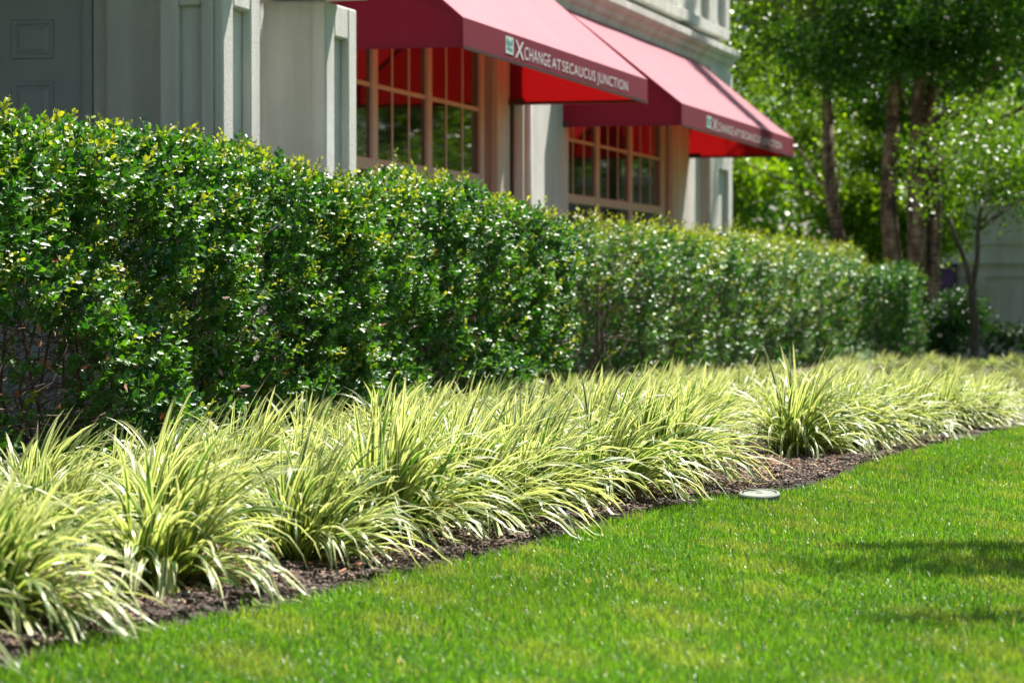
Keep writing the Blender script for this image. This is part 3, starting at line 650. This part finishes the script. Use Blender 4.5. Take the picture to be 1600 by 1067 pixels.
# ---------------------------------------------------------------- striped border plants
def clump_mesh(seed, nleaf, bias=1.0, full=False):
    r = np.random.default_rng(seed); K = int(nleaf*r.uniform(.72, 1.2)); seg = 9; size = r.uniform(.88, 1.08); droop = r.uniform(.85, 1.25)
    if full: K = nleaf; size = 1.08; droop = 1.2
    az = r.uniform(0, 2*math.pi, K); lean = r.beta(1.6, 1.05, K)
    phi0 = 0.06+0.80*lean**1.1                       # angle from vertical at the base
    bend = r.uniform(0.8, 2.8, K)*(0.35+0.9*lean)*droop   # how far it arches over
    L = r.uniform(0.30, 0.56, K)*size; w = r.uniform(0.0048, 0.0092, K); tall = r.random(K) < .05; L[tall] *= 1.02; lean[tall] *= .45
    phi0 = np.where(tall, .15, phi0); bend = np.where(tall, .5, bend)
    rad = 0.09*np.sqrt(r.random(K)); b = np.stack([np.cos(az)*rad, np.sin(az)*rad, np.zeros(K)], 1)
    P = [b]; hd = np.stack([np.cos(az+r.normal(0, .35, K)), np.sin(az+r.normal(0, .35, K)), 0*az], 1)
    # plants comb over towards the lawn and the light
    hd = hd*lean[:, None]*1.15 + np.array([0.55, -0.05, 0])*bias + r.normal(0, .24, (K, 3))*[1, 1, 0]; amt = np.linalg.norm(hd, axis=1); hd /= amt[:, None]
    phi0 *= np.clip(amt, 0.3, 1.2); curl = r.normal(0, 0.25, K)
    T = []
    for i in range(seg):
        s_ = (i+0.5)/seg; ph = np.minimum(phi0 + bend*s_**1.7, 2.75)
        hx = hd[:, 0]*np.cos(curl*s_) - hd[:, 1]*np.sin(curl*s_); hy = hd[:, 0]*np.sin(curl*s_) + hd[:, 1]*np.cos(curl*s_)
        t = np.stack([np.sin(ph)*hx, np.sin(ph)*hy, np.cos(ph)], 1); T.append(t); P.append(P[-1]+t*(L/seg)[:, None])
    T.append(T[-1]); V = np.empty((K, seg+1, 3, 3)); col = np.empty((K, seg+1, 3, 3)); g = r.random(K)**1.6
    tw = r.normal(0, 0.5, K)
    for i in range(seg+1):
        s_ = i/seg; wi = w*min(1, 0.55+s_*2.2)*(1-max(0, (s_-0.55)/0.45)**1.8)**0.8 + 0.0003
        side = np.cross(T[i], np.array([0, 0, 1.0])); side /= np.linalg.norm(side, axis=1, keepdims=True)+1e-6; up = np.cross(side, T[i])
        a = tw*s_; sd_ = side*np.cos(a)[:, None] + up*np.sin(a)[:, None]; up2 = np.cross(sd_, T[i])
        p = P[i].copy(); p[:, 2] = np.maximum(p[:, 2], 0.012+0.01*r.random(K)) if i else p[:, 2]
        V[:, i, 0] = p-sd_*wi[:, None]+up2*(wi*.35)[:, None]; V[:, i, 1] = p; V[:, i, 2] = p+sd_*wi[:, None]+up2*(wi*.35)[:, None]
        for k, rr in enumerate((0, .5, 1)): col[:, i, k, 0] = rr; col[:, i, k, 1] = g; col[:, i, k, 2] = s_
    nv = (seg+1)*3; base = (np.arange(K)*nv)[:, None, None, None]
    ii = np.arange(seg)[None, :, None, None]*3; kk_ = np.arange(2)[None, None, :, None]; q = np.array([0, 1, 4, 3])[None, None, None, :]
    loops = (base+ii+kk_+q).ravel()
    return newmesh('striped_leaves', V.reshape(-1, 3), loops, np.full(K*seg*2, 4), col.reshape(-1, 3), smooth=True)
def dry_mesh(seed, K=45):
    r = np.random.default_rng(seed); az = r.uniform(0, 2*math.pi, K); rad = r.uniform(.02, .10, K)
    A_ = np.stack([np.cos(az)*rad, np.sin(az)*rad, r.uniform(0.01, .05, K)], 1); L = r.uniform(.08, .24, K)
    a2 = az+r.normal(0, .4, K); B_ = A_+np.stack([np.cos(a2)*L+.04, np.sin(a2)*L, r.uniform(-.02, .10, K)], 1); B_[:, 2] = np.maximum(B_[:, 2], .012)
    d, s_, n_ = frames(B_-A_, np.tile([[0, 0, 1.]], (K, 1))+r.normal(0, .4, (K, 3)))
    k = r.random(K)[:, None]; c_ = np.array([.52, .42, .24])*(1-k)+np.array([.45, .17, .05])*k**3
    tv = [(0, -.5, 0), (.5, -.6, .8), (1, 0, 0), (.5, .6, .8), (0, .5, 0), (.5, 0, .5)]; tf = [(0, 1, 5), (1, 2, 5), (2, 3, 5), (3, 4, 5), (4, 0, 5)]
    V, Lp, C, c = place(tv, tf, A_, d, s_, n_, np.linalg.norm(B_-A_, axis=1), np.full(K, .009), c_)
    return newmesh('dry_leaves', V, Lp, C, c)
SPECIAL = clump_mesh(333, 330, .35, True)
VAR = [clump_mesh(100+i, 235) for i in range(12)]; DRY = [dry_mesh(200+i) for i in range(4)]
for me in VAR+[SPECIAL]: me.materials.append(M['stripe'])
for me in DRY: me.materials.append(M['dry'])
GRP = 'striped lilyturf clumps planted along the hedge'
def clump(x, y, sc, rot, vi, label):
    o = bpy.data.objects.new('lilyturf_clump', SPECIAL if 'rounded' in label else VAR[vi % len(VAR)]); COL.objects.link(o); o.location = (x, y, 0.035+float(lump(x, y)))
    o.rotation_euler = (rng.uniform(-.06, .06), rng.uniform(-.06, .06), rot); o.scale = (sc, sc, sc*rng.uniform(.93, 1.07)); tag(o, label, 'plant', GRP)
    d_ = bpy.data.objects.new('dry_leaves', DRY[vi % len(DRY)]); COL.objects.link(d_); d_.parent = o
    return o
front = [(-3.14, 5.55, 1.0, 'blurred striped clump at the left edge of the photo, leaves spilling over tan litter'),
         (-3.05, 6.28, 1.02, 'large striped clump second from the left in the front row, arching over bare mulch'),
         (-2.97, 7.22, 1.08, 'big dome of striped leaves in the front row with weeds at its dark foot'),
         (-2.85, 8.05, .98, 'striped clump beside the narrowest strip of mulch, third dome from the left'),
         (-2.79, 8.72, 1.0, 'striped clump with tan dry leaves hanging at its base, left of the orange leaf scraps'),
         (-2.75, 9.42, 1.03, 'striped clump directly above the orange leaf scraps on the mulch'),
         (-2.71, 10.12, 1.05, 'striped clump just right of the orange leaf scraps, long leaves drooping to the mulch'),
         (-2.61, 10.85, 1.05, 'striped clump second to the left of the round valve cover'),
         (-2.53, 11.6, 1.04, 'striped clump whose leaf tips reach over the round valve cover'),
         (-2.34, 14.0, 1.0, 'full rounded striped clump with a dark base, standing just behind the round valve cover'),
         (-2.24, 14.75, .95, 'striped clump immediately right of the full domed one behind the valve cover'),
         (-2.16, 15.45, .95, 'third striped clump to the right of the valve cover along the lawn edge'),
         (-2.08, 16.15, .92, 'fourth striped clump to the right of the valve cover along the lawn edge')]
pos = []
for k, (x, y, sc, lb) in enumerate(front):
    clump(x, y, sc, rng.uniform(-.5, .5) if k != 9 else 0.9, k, lb); pos.append((x, y))
rear = 'striped lilyturf clump massed behind the front row or farther along the border'
cnt = 0; y = 5.2
while y < 30.5:
    e = float(edge_x(y)) - (0.52 if y < 16.6 else 0.30); back = -4.28 if y < 18.6 else -4.55; x = e; row = 0
    step = 0.58 if y < 14 else 0.62
    while x > back:
        xx = x + rng.uniform(-.07, .07); yy = y + (0.26 if row % 2 else 0) + rng.uniform(-.09, .09)
        near = min((math.hypot(xx-a, yy-b_) for a, b_ in pos), default=9)
        in_gap = (11.9 < yy < 13.7 and xx > -2.62)
        if near > 0.40 and not in_gap and not (row == 0 and yy < 16.6):
            clump(xx, yy, rng.uniform(.82, 1.06)*float(np.interp(yy, [6, 14, 17, 19.5, 22, 30], [.90, .88, .80, .70, .52, .46])), rng.uniform(-.7, .7), int(rng.integers(0, 12)), rear); pos.append((xx, yy)); cnt += 1
        x -= step*0.93; row += 1
    y += step
print('clumps', cnt+len(front))

# ---------------------------------------------------------------- lawn grass
def grass(name, n_target, region):
    x, y, scale = region
    K = len(x); z = gz(y)
    az = rng.uniform(0, 2*math.pi, K); tilt = rng.normal(0, .58, K)
    patch = 0.5+0.5*np.sin(x*2.3+1.1*np.sin(y*1.7))*np.sin(y*1.9+0.8*np.sin(x*3.1)); 
    h = rng.uniform(.014, .040, K)*(0.75+0.45*patch)*scale**0.3*(1+.55*(np.abs(x-edge_x(y)) < .05)*rng.random(K)); w = rng.uniform(.0011, .0024, K)*scale
    d1 = np.stack([np.sin(tilt)*np.cos(az), np.sin(tilt)*np.sin(az), np.cos(tilt)], 1)
    s_ = np.stack([-np.sin(az+rng.normal(0, .6, K)), np.cos(az), 0*az], 1); s_ /= np.linalg.norm(s_, axis=1, keepdims=True)
    b0 = np.stack([x, y, z+0.001], 1); mid = b0+d1*(h*.55)[:, None]; d2 = d1+np.stack([np.cos(az), np.sin(az), -0.3*np.ones(K)], 1)*rng.uniform(0, .9, K)[:, None]; d2 /= np.linalg.norm(d2, axis=1, keepdims=True)
    tip = mid+d2*(h*.5)[:, None]
    V = np.stack([b0-s_*w[:, None], b0+s_*w[:, None], mid+s_*(w*.85)[:, None], mid-s_*(w*.85)[:, None], tip], 1).reshape(-1, 3)
    base = (np.arange(K)*5)[:, None]; lp = (base+np.array([0, 1, 2, 3, 3, 2, 4])).ravel(); C = np.tile([4, 3], K)
    k = rng.random(K)[:, None]; p = patch[:, None]
    c = (np.array([.040, .140, .010])*(1-k)+np.array([.140, .320, .020])*k)*(1-0.35*p)+np.array([.15, .27, .02])*0.35*p
    blot = np.clip(np.sin(x*5.1+y*2.2)*np.sin(y*4.3-x*1.7)*np.sin(x*11+y*7)*2.5, 0, 1)[:, None]; c = c*(1-.45*blot)+np.array([.27, .31, .08])*.45*blot; c = c*(0.86+0.28*(0.5+0.5*np.sin(x*1.9-y*1.3)*np.sin(y*.9+x*2.7)))[:, None]
    r_ = rng.random(K); br = r_ < 0.025; c[br] = [.42, .38, .20]; br = (r_ > .92); c[br] = [.10, .24, .10]
    c = np.repeat(c, 5, axis=0)
    return link(name, newmesh(name, V, lp, C, c), M['grass'])
def lawn_points():
    th = math.atan(1200/4400); cc, ss = math.cos(th), math.sin(th); X, Y, Sc = [], [], []
    # near band, dense; further bands, sparser with wider blades
    for (z0, z1, dn, sc, side) in ((5.2, 8, 24000, 0.88, .9), (8, 12, 20000, 1.02, .9), (12, 18, 13000, 1.3, .7), (18, 30, 4500, 2.2, 1.2), (30, 37, 2600, 2.8, 1.5)):
        wmax = z1*0.182+side; n = int(dn*(z1-z0)*2*wmax)
        Z = rng.uniform(z0, z1, n); r = rng.uniform(-wmax, wmax, n); x = r*cc-Z*ss; y = r*ss+Z*cc
        e = edge_x(y)+0.015*np.sin(y*23)+0.012*np.sin(y*61)+rng.normal(0, .018, n); k = (x > e) & (np.abs(r) < Z*0.182+side)
        k &= (np.hypot(x+2.05, y-11.36) > 0.10) & ~((np.abs(x+2.05-(11.36-y)*.15) < .09) & (y < 11.4) & (y > 11.13))
        X.append(x[k]); Y.append(y[k]); Sc.append(np.full(k.sum(), sc))
    # thin cover outside the view
    n = 450000; x = -3+9*rng.random(n)**1.3; y = 3+25*rng.random(n)**1.2; k = x > edge_x(y)
    r = x*cc+y*ss; Z = -x*ss+y*cc; k &= np.abs(r) > Z*0.182+.8
    X.append(x[k]); Y.append(y[k]); Sc.append(np.full(k.sum(), 1.5))
    return np.concatenate(X), np.concatenate(Y), np.concatenate(Sc)
reg = lawn_points(); print('blades', len(reg[0]))
tag(grass('grass', 0, reg), 'short sunlit lawn grass in front of the planted border', 'grass', kind='stuff')
# a few taller weeds on the mulch
K = 150; wy = rng.choice([7.0, 7.3, 8.0, 11.9, 6.5, 9.9], K)+rng.normal(0, .09, K); wx = edge_x(wy)-rng.uniform(.02, .35, K)
tag(grass('weeds', 0, (wx, wy, np.full(K, 2.6))), 'stray grass tufts sprouting at the mulch edge', 'weeds', kind='stuff')

# ---------------------------------------------------------------- valve cover
cv = empty('valve_cover', (-2.05, 11.36, 0.0), 'round pale green plastic valve cover set flush in the mulch beside the lawn', 'valve cover')
def disc(r, z0, z1, n=48, inner=0):
    mb = MB(); ring = [(math.cos(2*math.pi*k/n), math.sin(2*math.pi*k/n)) for k in range(n)]
    o_ = [(r*a, r*b_) for a, b_ in ring]; b_ = 0.005
    lv = [(r, z0), (r, z1-b_), (r-b_, z1)] + ([(inner, z1), (inner, z1-0.008)] if inner else [])
    for (ra, za), (rb, zb_) in zip(lv[:-1], lv[1:]):
        for k in range(n):
            j = (k+1) % n; mb.poly((ra*ring[k][0], ra*ring[k][1], za), (ra*ring[j][0], ra*ring[j][1], za), (rb*ring[j][0], rb*ring[j][1], zb_), (rb*ring[k][0], rb*ring[k][1], zb_))
    if not inner: mb.poly(*[((r-b_)*a, (r-b_)*c_, z1) for a, c_ in ring])
    return mb
def lpart(mb, name, m):
    o = link(name, mb.mesh(name), m); o.parent = cv; return o
lpart(disc(0.086, -0.03, 0.036, inner=0.072), 'rim', M['plastic']); lid = lpart(disc(0.070, 0.01, 0.034), 'lid', M['plastic'])
mb = MB(); mb.box(-.012, .012, -.006, .006, .030, .0350); sl_ = lpart(mb, 'key_slot', M['black']); sl_.parent = lid

cv.rotation_euler = (math.radians(7), math.radians(1), 0); cv.location.z = 0.006

# ---------------------------------------------------------------- trees
def leaf_cloud(centres, radii, per, leafL, colA, colB, droop=0.3):
    """leaves gathered on short sprays inside each clump"""
    out = []
    for (c0, r0), n in zip(zip(centres, radii), per):
        ns = max(4, n//9); p = rand_dirs(ns)*(rng.random((ns, 1))**(1/2.4))*np.array(r0)*0.95 + np.array(c0)
        k = np.repeat(np.arange(ns), 9); q = p[k]+rng.normal(0, 1, (len(k), 3))*np.array([1, 1, .7])*leafL*1.7
        d = rand_dirs(len(k))+[0, 0, -droop]; d, s_, n_ = frames(d, rand_dirs(len(k))*.8+[0, 0, .8])
        L = leafL*rng.uniform(.6, 1.25, len(k)); t = rng.random((len(k), 1))
        col = np.array(colA)*(1-t)+np.array(colB)*t
        out.append(place(SIMPLE_V, SIMPLE_F, q, d, s_, n_, L, L*.72, col*rng.uniform(.8, 1.2, (len(k), 1))))
    return merge(out)
def limb(mb, p0, p1, r0, r1, wob=.08, n=8):
    p0, p1 = Vector(p0), Vector(p1); pts, rr = [], []; m = 8
    off = [random.uniform(-1, 1) for _ in range(4)]; ln = (p1-p0).length
    for i in range(m+1):
        t = i/m; w = wob*ln*0.25*math.sin(math.pi*t)
        pts.append(p0.lerp(p1, t)+Vector((math.sin(t*5+off[0])*w, math.sin(t*4+off[1])*w, 0))); rr.append(r0+(r1-r0)*t)
    mb.tube(pts, rr, n); return pts
def tree(name, label, base, trunks, crowns, per, leafL, colA, colB, bark, group=None, cat='tree', nlimb=26):
    T = empty(name, base, label, cat, group); tm = MB(); bm_ = MB()
    for (p0, p1, r0, r1) in trunks: limb(tm, p0, p1, r0, r1, .09, 10)
    tops = [Vector(t_[1]) for t_ in trunks]
    for k, (c0, r0, *_) in enumerate(crowns):
        if k < nlimb:
            st = min(tops, key=lambda t_: (t_-Vector(c0)).length); src = min(trunks, key=lambda t_: (Vector(t_[1])-Vector(c0)).length)
            s0 = Vector(src[0]).lerp(Vector(src[1]), random.uniform(.55, .98)); limb(bm_, s0, c0, max(.010, src[3]*.32), .006, .25, 5)
    tm.build('trunk', bark, T, smooth=True)
    if bm_.v: bm_.build('limbs', bark, T, smooth=True)
    V, L, C, c = leaf_cloud([c_[0] for c_ in crowns], [c_[1] for c_ in crowns], [c_[2] if len(c_) > 2 else per for c_ in crowns], leafL, colA, colB)
    adopt(link('crown', newmesh('crown', V, L, C, c), M['treeleaf']), T); return T
def blob(cx, cy, cz, rx, ry, rz, n, r):
    out = []
    for _ in range(n):
        v = np.array([random.gauss(0, 1) for _ in range(3)]); v /= np.linalg.norm(v); v *= random.random()**(1/2.2)
        s_ = r*random.uniform(.6, 1.3); out.append(((cx+v[0]*rx, cy+v[1]*ry, cz+v[2]*rz), (s_, s_, s_*.62)))
    return out
G1, G2 = (.020, .075, .006), (.075, .175, .009)
LG1, LG2 = (.07, .17, .008), (.18, .29, .016)
# river birch: several trunks from one root
tree('river_birch', 'multi-stemmed river birch with peeling pinkish bark behind the end of the hedge', (-5.7, 44, -.6),
     [((-5.93, 44, -.7), (-5.84, 44.05, 3.6), .19, .10), ((-5.68, 43.9, -.7), (-5.46, 44.2, 3.6), .21, .11), ((-5.48, 44.1, -.7), (-5.18, 44.5, 6.5), .15, .08), ((-5.84, 44.05, 3.6), (-5.9, 44, 8.5), .12, .05), ((-5.46, 44.2, 3.6), (-5.15, 44, 9), .13, .05)],
     blob(-4.6, 44, 6.3, 3.4, 2.6, 3.0, 34, 1.0)+blob(-3.2, 43.6, 5.0, 1.9, 1.5, 1.6, 14, .8)+blob(-6.4, 43.0, 4.9, 1.4, 1.0, 1.0, 12, .6)+blob(-5.3, 42.6, 4.6, 1.3, .6, .8, 10, .5)+[((-5.76+.3*k, 37.6-.38*k, 10.7-.25*k), (.16, .22, .4)) for k in range(5)]+[((-4.9, 38.2, 9.8), (.3, .3, .3)), ((-5.3, 39.6, 10.2), (.5, .5, .4)), ((-5.4, 41.5, 9.6), (.9, .9, .7)), ((-4.2, 39.6, 7.8), (.9, .9, .5)), ((-3.4, 39.8, 7.6), (.8, .8, .5)), ((-3.9, 40.8, 8.2), (.9, .9, .6)), ((-2.6, 40.4, 7.4), (.8, .8, .5)), ((-2.8, 42, 7.4), (1.1, 1, .7))], 950, .075, G1, G2, M['birch'])
tree('birch', 'slim leaning birch with a single speckled trunk left of the multi-stemmed one', (-6.4, 43, -.6),
     [((-6.45, 43.8, -.7), (-6.82, 43.75, 3.5), .12, .09), ((-6.82, 43.75, 3.5), (-7.02, 43.7, 5.6), .09, .06)],
     blob(-7.9, 44, 6.0, 2.0, 1.6, 2.0, 18, .9)+blob(-7.6, 44.6, 3.6, 1.2, 1, .8, 5, .6), 800, .075, G1, LG2, M['birch'])
tree('small_tree', 'small forked ornamental tree on the lawn strip before the far dark hedge', (-3.51, 33.8, 0),
     [((-3.51, 33.8, -.05), (-3.54, 33.8, .92), .065, .05), ((-3.54, 33.8, .92), (-3.80, 33.75, 1.75), .036, .022), ((-3.54, 33.8, .92), (-3.43, 33.8, 1.9), .036, .022)],
     blob(-3.0, 34.4, 2.45, 1.7, 1.3, .62, 26, .62), 330, .055, G1, (.12, .22, .012), M['bark'], nlimb=7)
tree('dark_shrub', 'dark shaded evergreen shrub between the hedge end and the small tree', (-4.3, 37.5, -.1), [((-4.3, 37.5, -.3), (-4.3, 37.5, .7), .05, .03)],
     blob(-4.27, 37.5, .42, .36, .4, .52, 14, .28), 700, .05, (.012, .045, .012), (.025, .08, .018), M['bark'], cat='shrub')
grp = 'leafy trees filling the background'
spec = [('broad bright green tree just beyond the corner of the building', -10.2, 49, 1.0, 6.6, 2.6, LG1, LG2), ('sunlit low tree seen under the second awning', -9.3, 46, .5, 4.2, 1.5, LG1, LG2),
        ('yellow green tree glowing behind the birch trunks', -7.0, 55, 1.2, 7.5, 2.9, LG1, LG2), ('dark leafy tree at the right behind the small forked tree', -2.6, 50, 2.6, 9.0, 2.6, G1, G2),
        ('bright spreading tree at the right edge of the photo', -.4, 45, 2.0, 7.5, 2.4, G1, LG2), ('tall dark tree far behind the birch', -5.0, 66, 3.0, 13.0, 4.5, G1, G2),
        ('tall dark tree far behind the building corner', -13.5, 64, 1.0, 13.0, 4.8, G1, G2), ('dense dark tree right behind the birch clump', -6.2, 51, 1.3, 8.0, 2.2, G1, G2), ('broad dark tree shading the far lavender building', -2.2, 57.5, 3.2, 10.5, 3.6, G1, G2), ('yellow green tree between the birch trunks and the far building', -6.6, 48.5, .9, 3.4, 1.2, LG1, LG2), ('tall dark tree far behind at the right', 2.5, 62, 2.5, 13.0, 4.5, G1, G2)]
for lb, x, y, z0, z1, rr, ca, cb in spec:
    n = 20 if y < 60 else 26
    tree('tree', lb, (x, y, -.6), [((x, y, -.7), (x+.2, y, (z0+z1)/2), .16, .09), ((x+.2, y, (z0+z1)/2), (x, y, z1-.5), .09, .04)],
         blob(x, y, (z0+z1)/2, rr, rr*.8, (z1-z0)/2, n+10, rr*.36), 850, .10 if y < 60 else .16, ca, cb, M['bark'], grp)
# trees standing beside the lawn, right of the view: they shade it and show in the window glass
LIMB_PTS = [(-.86, 11.01, .14, .05, 60), (-.72, 10.93, .12, .05, 60), (-.60, 11.0, .13, .07, 80), (-.45, 11.1, .15, .10, 140), (-.29, 11.0, .16, .12, 160), (-.15, 11.2, .16, .15, 180), (0, 10.95, .2, .2, 220),
            (-.91, 10.55, .06, .03, 30), (-.79, 10.34, .10, .05, 60), (-.68, 10.15, .11, .06, 80), (-.62, 10.36, .10, .08, 90), (-.53, 10.56, .12, .09, 110), (-.40, 10.33, .12, .10, 130), (-.29, 10.55, .14, .12, 150), (-.19, 10.3, .14, .10, 140), (-.06, 10.6, .2, .2, 220), (.15, 10.4, .2, .2, 220),
            (-.33, 9.05, .10, .03, 50), (-.2, 9.12, .11, .05, 80), (-.06, 9.1, .12, .06, 90), (.1, 9.3, .15, .1, 120), (.3, 10.0, .25, .3, 250), (.5, 11, .3, .3, 300), (1.0, 11.4, .3, .3, 300)]
LIMB = [((x+random.uniform(-.04, .04), y+random.uniform(-.05, .05), 3.2+random.uniform(-.06, .06)), (rx, ry, .05), int(n*1.15)) for x, y, rx, ry, n in LIMB_PTS]
tree('shade_tree', 'tree beside the lawn whose low limb shades the grass', (3.6, 12.6, 0), [((3.6, 12.6, -.1), (3.2, 12.6, 4.4), .17, .11), ((3.2, 12.6, 4.4), (3.1, 12.7, 8), .11, .05), ((3.4, 12.6, 2.6), (-.5, 10.85, 3.25), .06, .010), ((2.0, 11.95, 2.85), (.05, 9.45, 3.2), .03, .008)],
     blob(3.4, 12.8, 7.2, 1.9, 2.0, 1.7, 20, .8)+LIMB, 640, .06, G1, G2, M['bark'], cat='tree')
tree('tree', 'tree by the lawn whose crown hangs over the far end of the striped border', (1.6, 33, 0), [((1.6, 33, -.1), (1.5, 33, 5.2), .18, .1), ((1.5, 33, 5.2), (1.0, 32.5, 8.5), .1, .04), ((1.5, 33, 4.9), (-1.2, 30.5, 6.9), .08, .03)],
     blob(-.7, 30.2, 7.3, 1.7, 3.6, .7, 26, .8)+blob(1.3, 33, 8, 2, 2, 1.3, 12, .9), 800, .08, G1, G2, M['bark'], grp)
for k, (x, y, z1, rr) in enumerate([(4.5, 30, 7, 2.4), (9, 38, 8, 3.0), (6.0, 47, 9, 3.0), (14, 46, 9, 3.2), (14, 27, 9, 3.2)]):
    tree('tree', ['tree across the lawn mirrored in the nearer window panes', 'larger tree across the lawn mirrored in the window panes', 'tree beyond the lawn to the right of the view', 'broad tree far across the lawn to the right', 'tree on the far side of the lawn, out to the right'][k], (x, y, 0),
         [((x, y, -.7), (x, y, z1-1), .18, .06)], blob(x, y, z1*.55, rr, rr, z1*.42, 24, rr*.34), 500, .12, G1, LG2, M['bark'], grp)

# ---------------------------------------------------------------- far side: dark hedge and lavender building
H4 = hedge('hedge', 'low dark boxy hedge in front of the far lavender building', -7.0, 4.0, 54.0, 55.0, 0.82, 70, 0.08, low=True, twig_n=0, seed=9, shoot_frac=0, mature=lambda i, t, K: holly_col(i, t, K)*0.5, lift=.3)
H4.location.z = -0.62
for ch in H4.children: ch.matrix_parent_inverse = Matrix.Translation((1.5, -54.5, 0))
FB = empty('far_building', (-3, 60, -.6), 'shaded lavender grey building across the lawn, seen between trunks', 'building')
mb = MB(); mb.box(-7.9, 10, 60, 70, -1, 3.4); mb.build('wall', M['stucco_far'], FB)
mb = MB()
for z0, z1, t_ in ((1.22, 1.34, .06), (1.5, 1.72, .12), (1.9, 1.98, .06), (3.2, 3.41, .3)): mb.box(-7.9, 10, 60-t_, 60, z0, z1)
mb.build('mouldings', M['stucco_far'], FB)
for x in (-6.3, -4.9, -1.5, 1.5):
    mb = MB(); mb.box(x, x+.3, 59.93, 60, -1, 1.22); mb.build('pilaster', M['stucco_far'], FB)
for x in (-4.45, -.9, 2.2):
    mb = MB(); mb.box(x, x+1.8, 59.97, 60.01, .1, .85); w_ = mb.build('window', M['glass'], FB)
    mb = MB(); mb.box(x-.06, x+1.86, 59.94, 59.968, .85, .93); mb.box(x+.85, x+.95, 59.94, 59.968, .1, .85); f_ = mb.build('frame', M['stucco_far']); f_.parent = w_
A3 = empty('awning', (-7.2, 60, .6), 'small dark purple awning on the far lavender building', 'awning')
mb = MB(); mb.prof_y([(0, 0)]*3, 0, 0) if False else None
pr = MB(); y0_, y1_ = 58.9, 59.99; x0_, x1_ = -7.6, -6.58
pr.poly((x0_, y0_, .8), (x1_, y0_, .8), (x1_, y0_, 1.05), (x0_, y0_, 1.05)); pr.poly((x0_, y0_, 1.05), (x1_, y0_, 1.05), (x1_, y1_, 1.5), (x0_, y1_, 1.5))
pr.poly((x0_, y0_, .8), (x0_, y0_, 1.05), (x0_, y1_, 1.5), (x0_, y1_, .8)); pr.poly((x1_, y0_, .8), (x1_, y1_, .8), (x1_, y1_, 1.5), (x1_, y0_, 1.05)); pr.build('canopy', M['purple'], A3)
fr3 = MB(); fr3.tube([(x0_+.02, y0_+.02, .81), (x1_-.02, y0_+.02, .81)], .02, 6); fr3.tube([(x1_-.02, y0_+.02, .81), (x1_-.02, y1_, .81)], .02, 6); fr3.tube([(x0_+.02, y0_+.02, .81), (x0_+.02, y1_, .81)], .02, 6); fr3.build('frame', M['dark_metal'], A3)

# far-off wood closing the view
cs = [(x+random.uniform(-1.5, 1.5), 95+random.uniform(-4, 4)+abs(x-10)*.1, z) for x in range(-60, 90, 3) for z in (1, 4, 7, 10)]
V, L, C, c = leaf_cloud(cs, [(2.8, 2.5, 2.3)]*len(cs), [700]*len(cs), .38, G1, G2)
tag(link('distant_wood', newmesh('distant_wood', V, L, C, c), M['treeleaf']), 'dense green wood far behind everything', 'wood', kind='stuff')
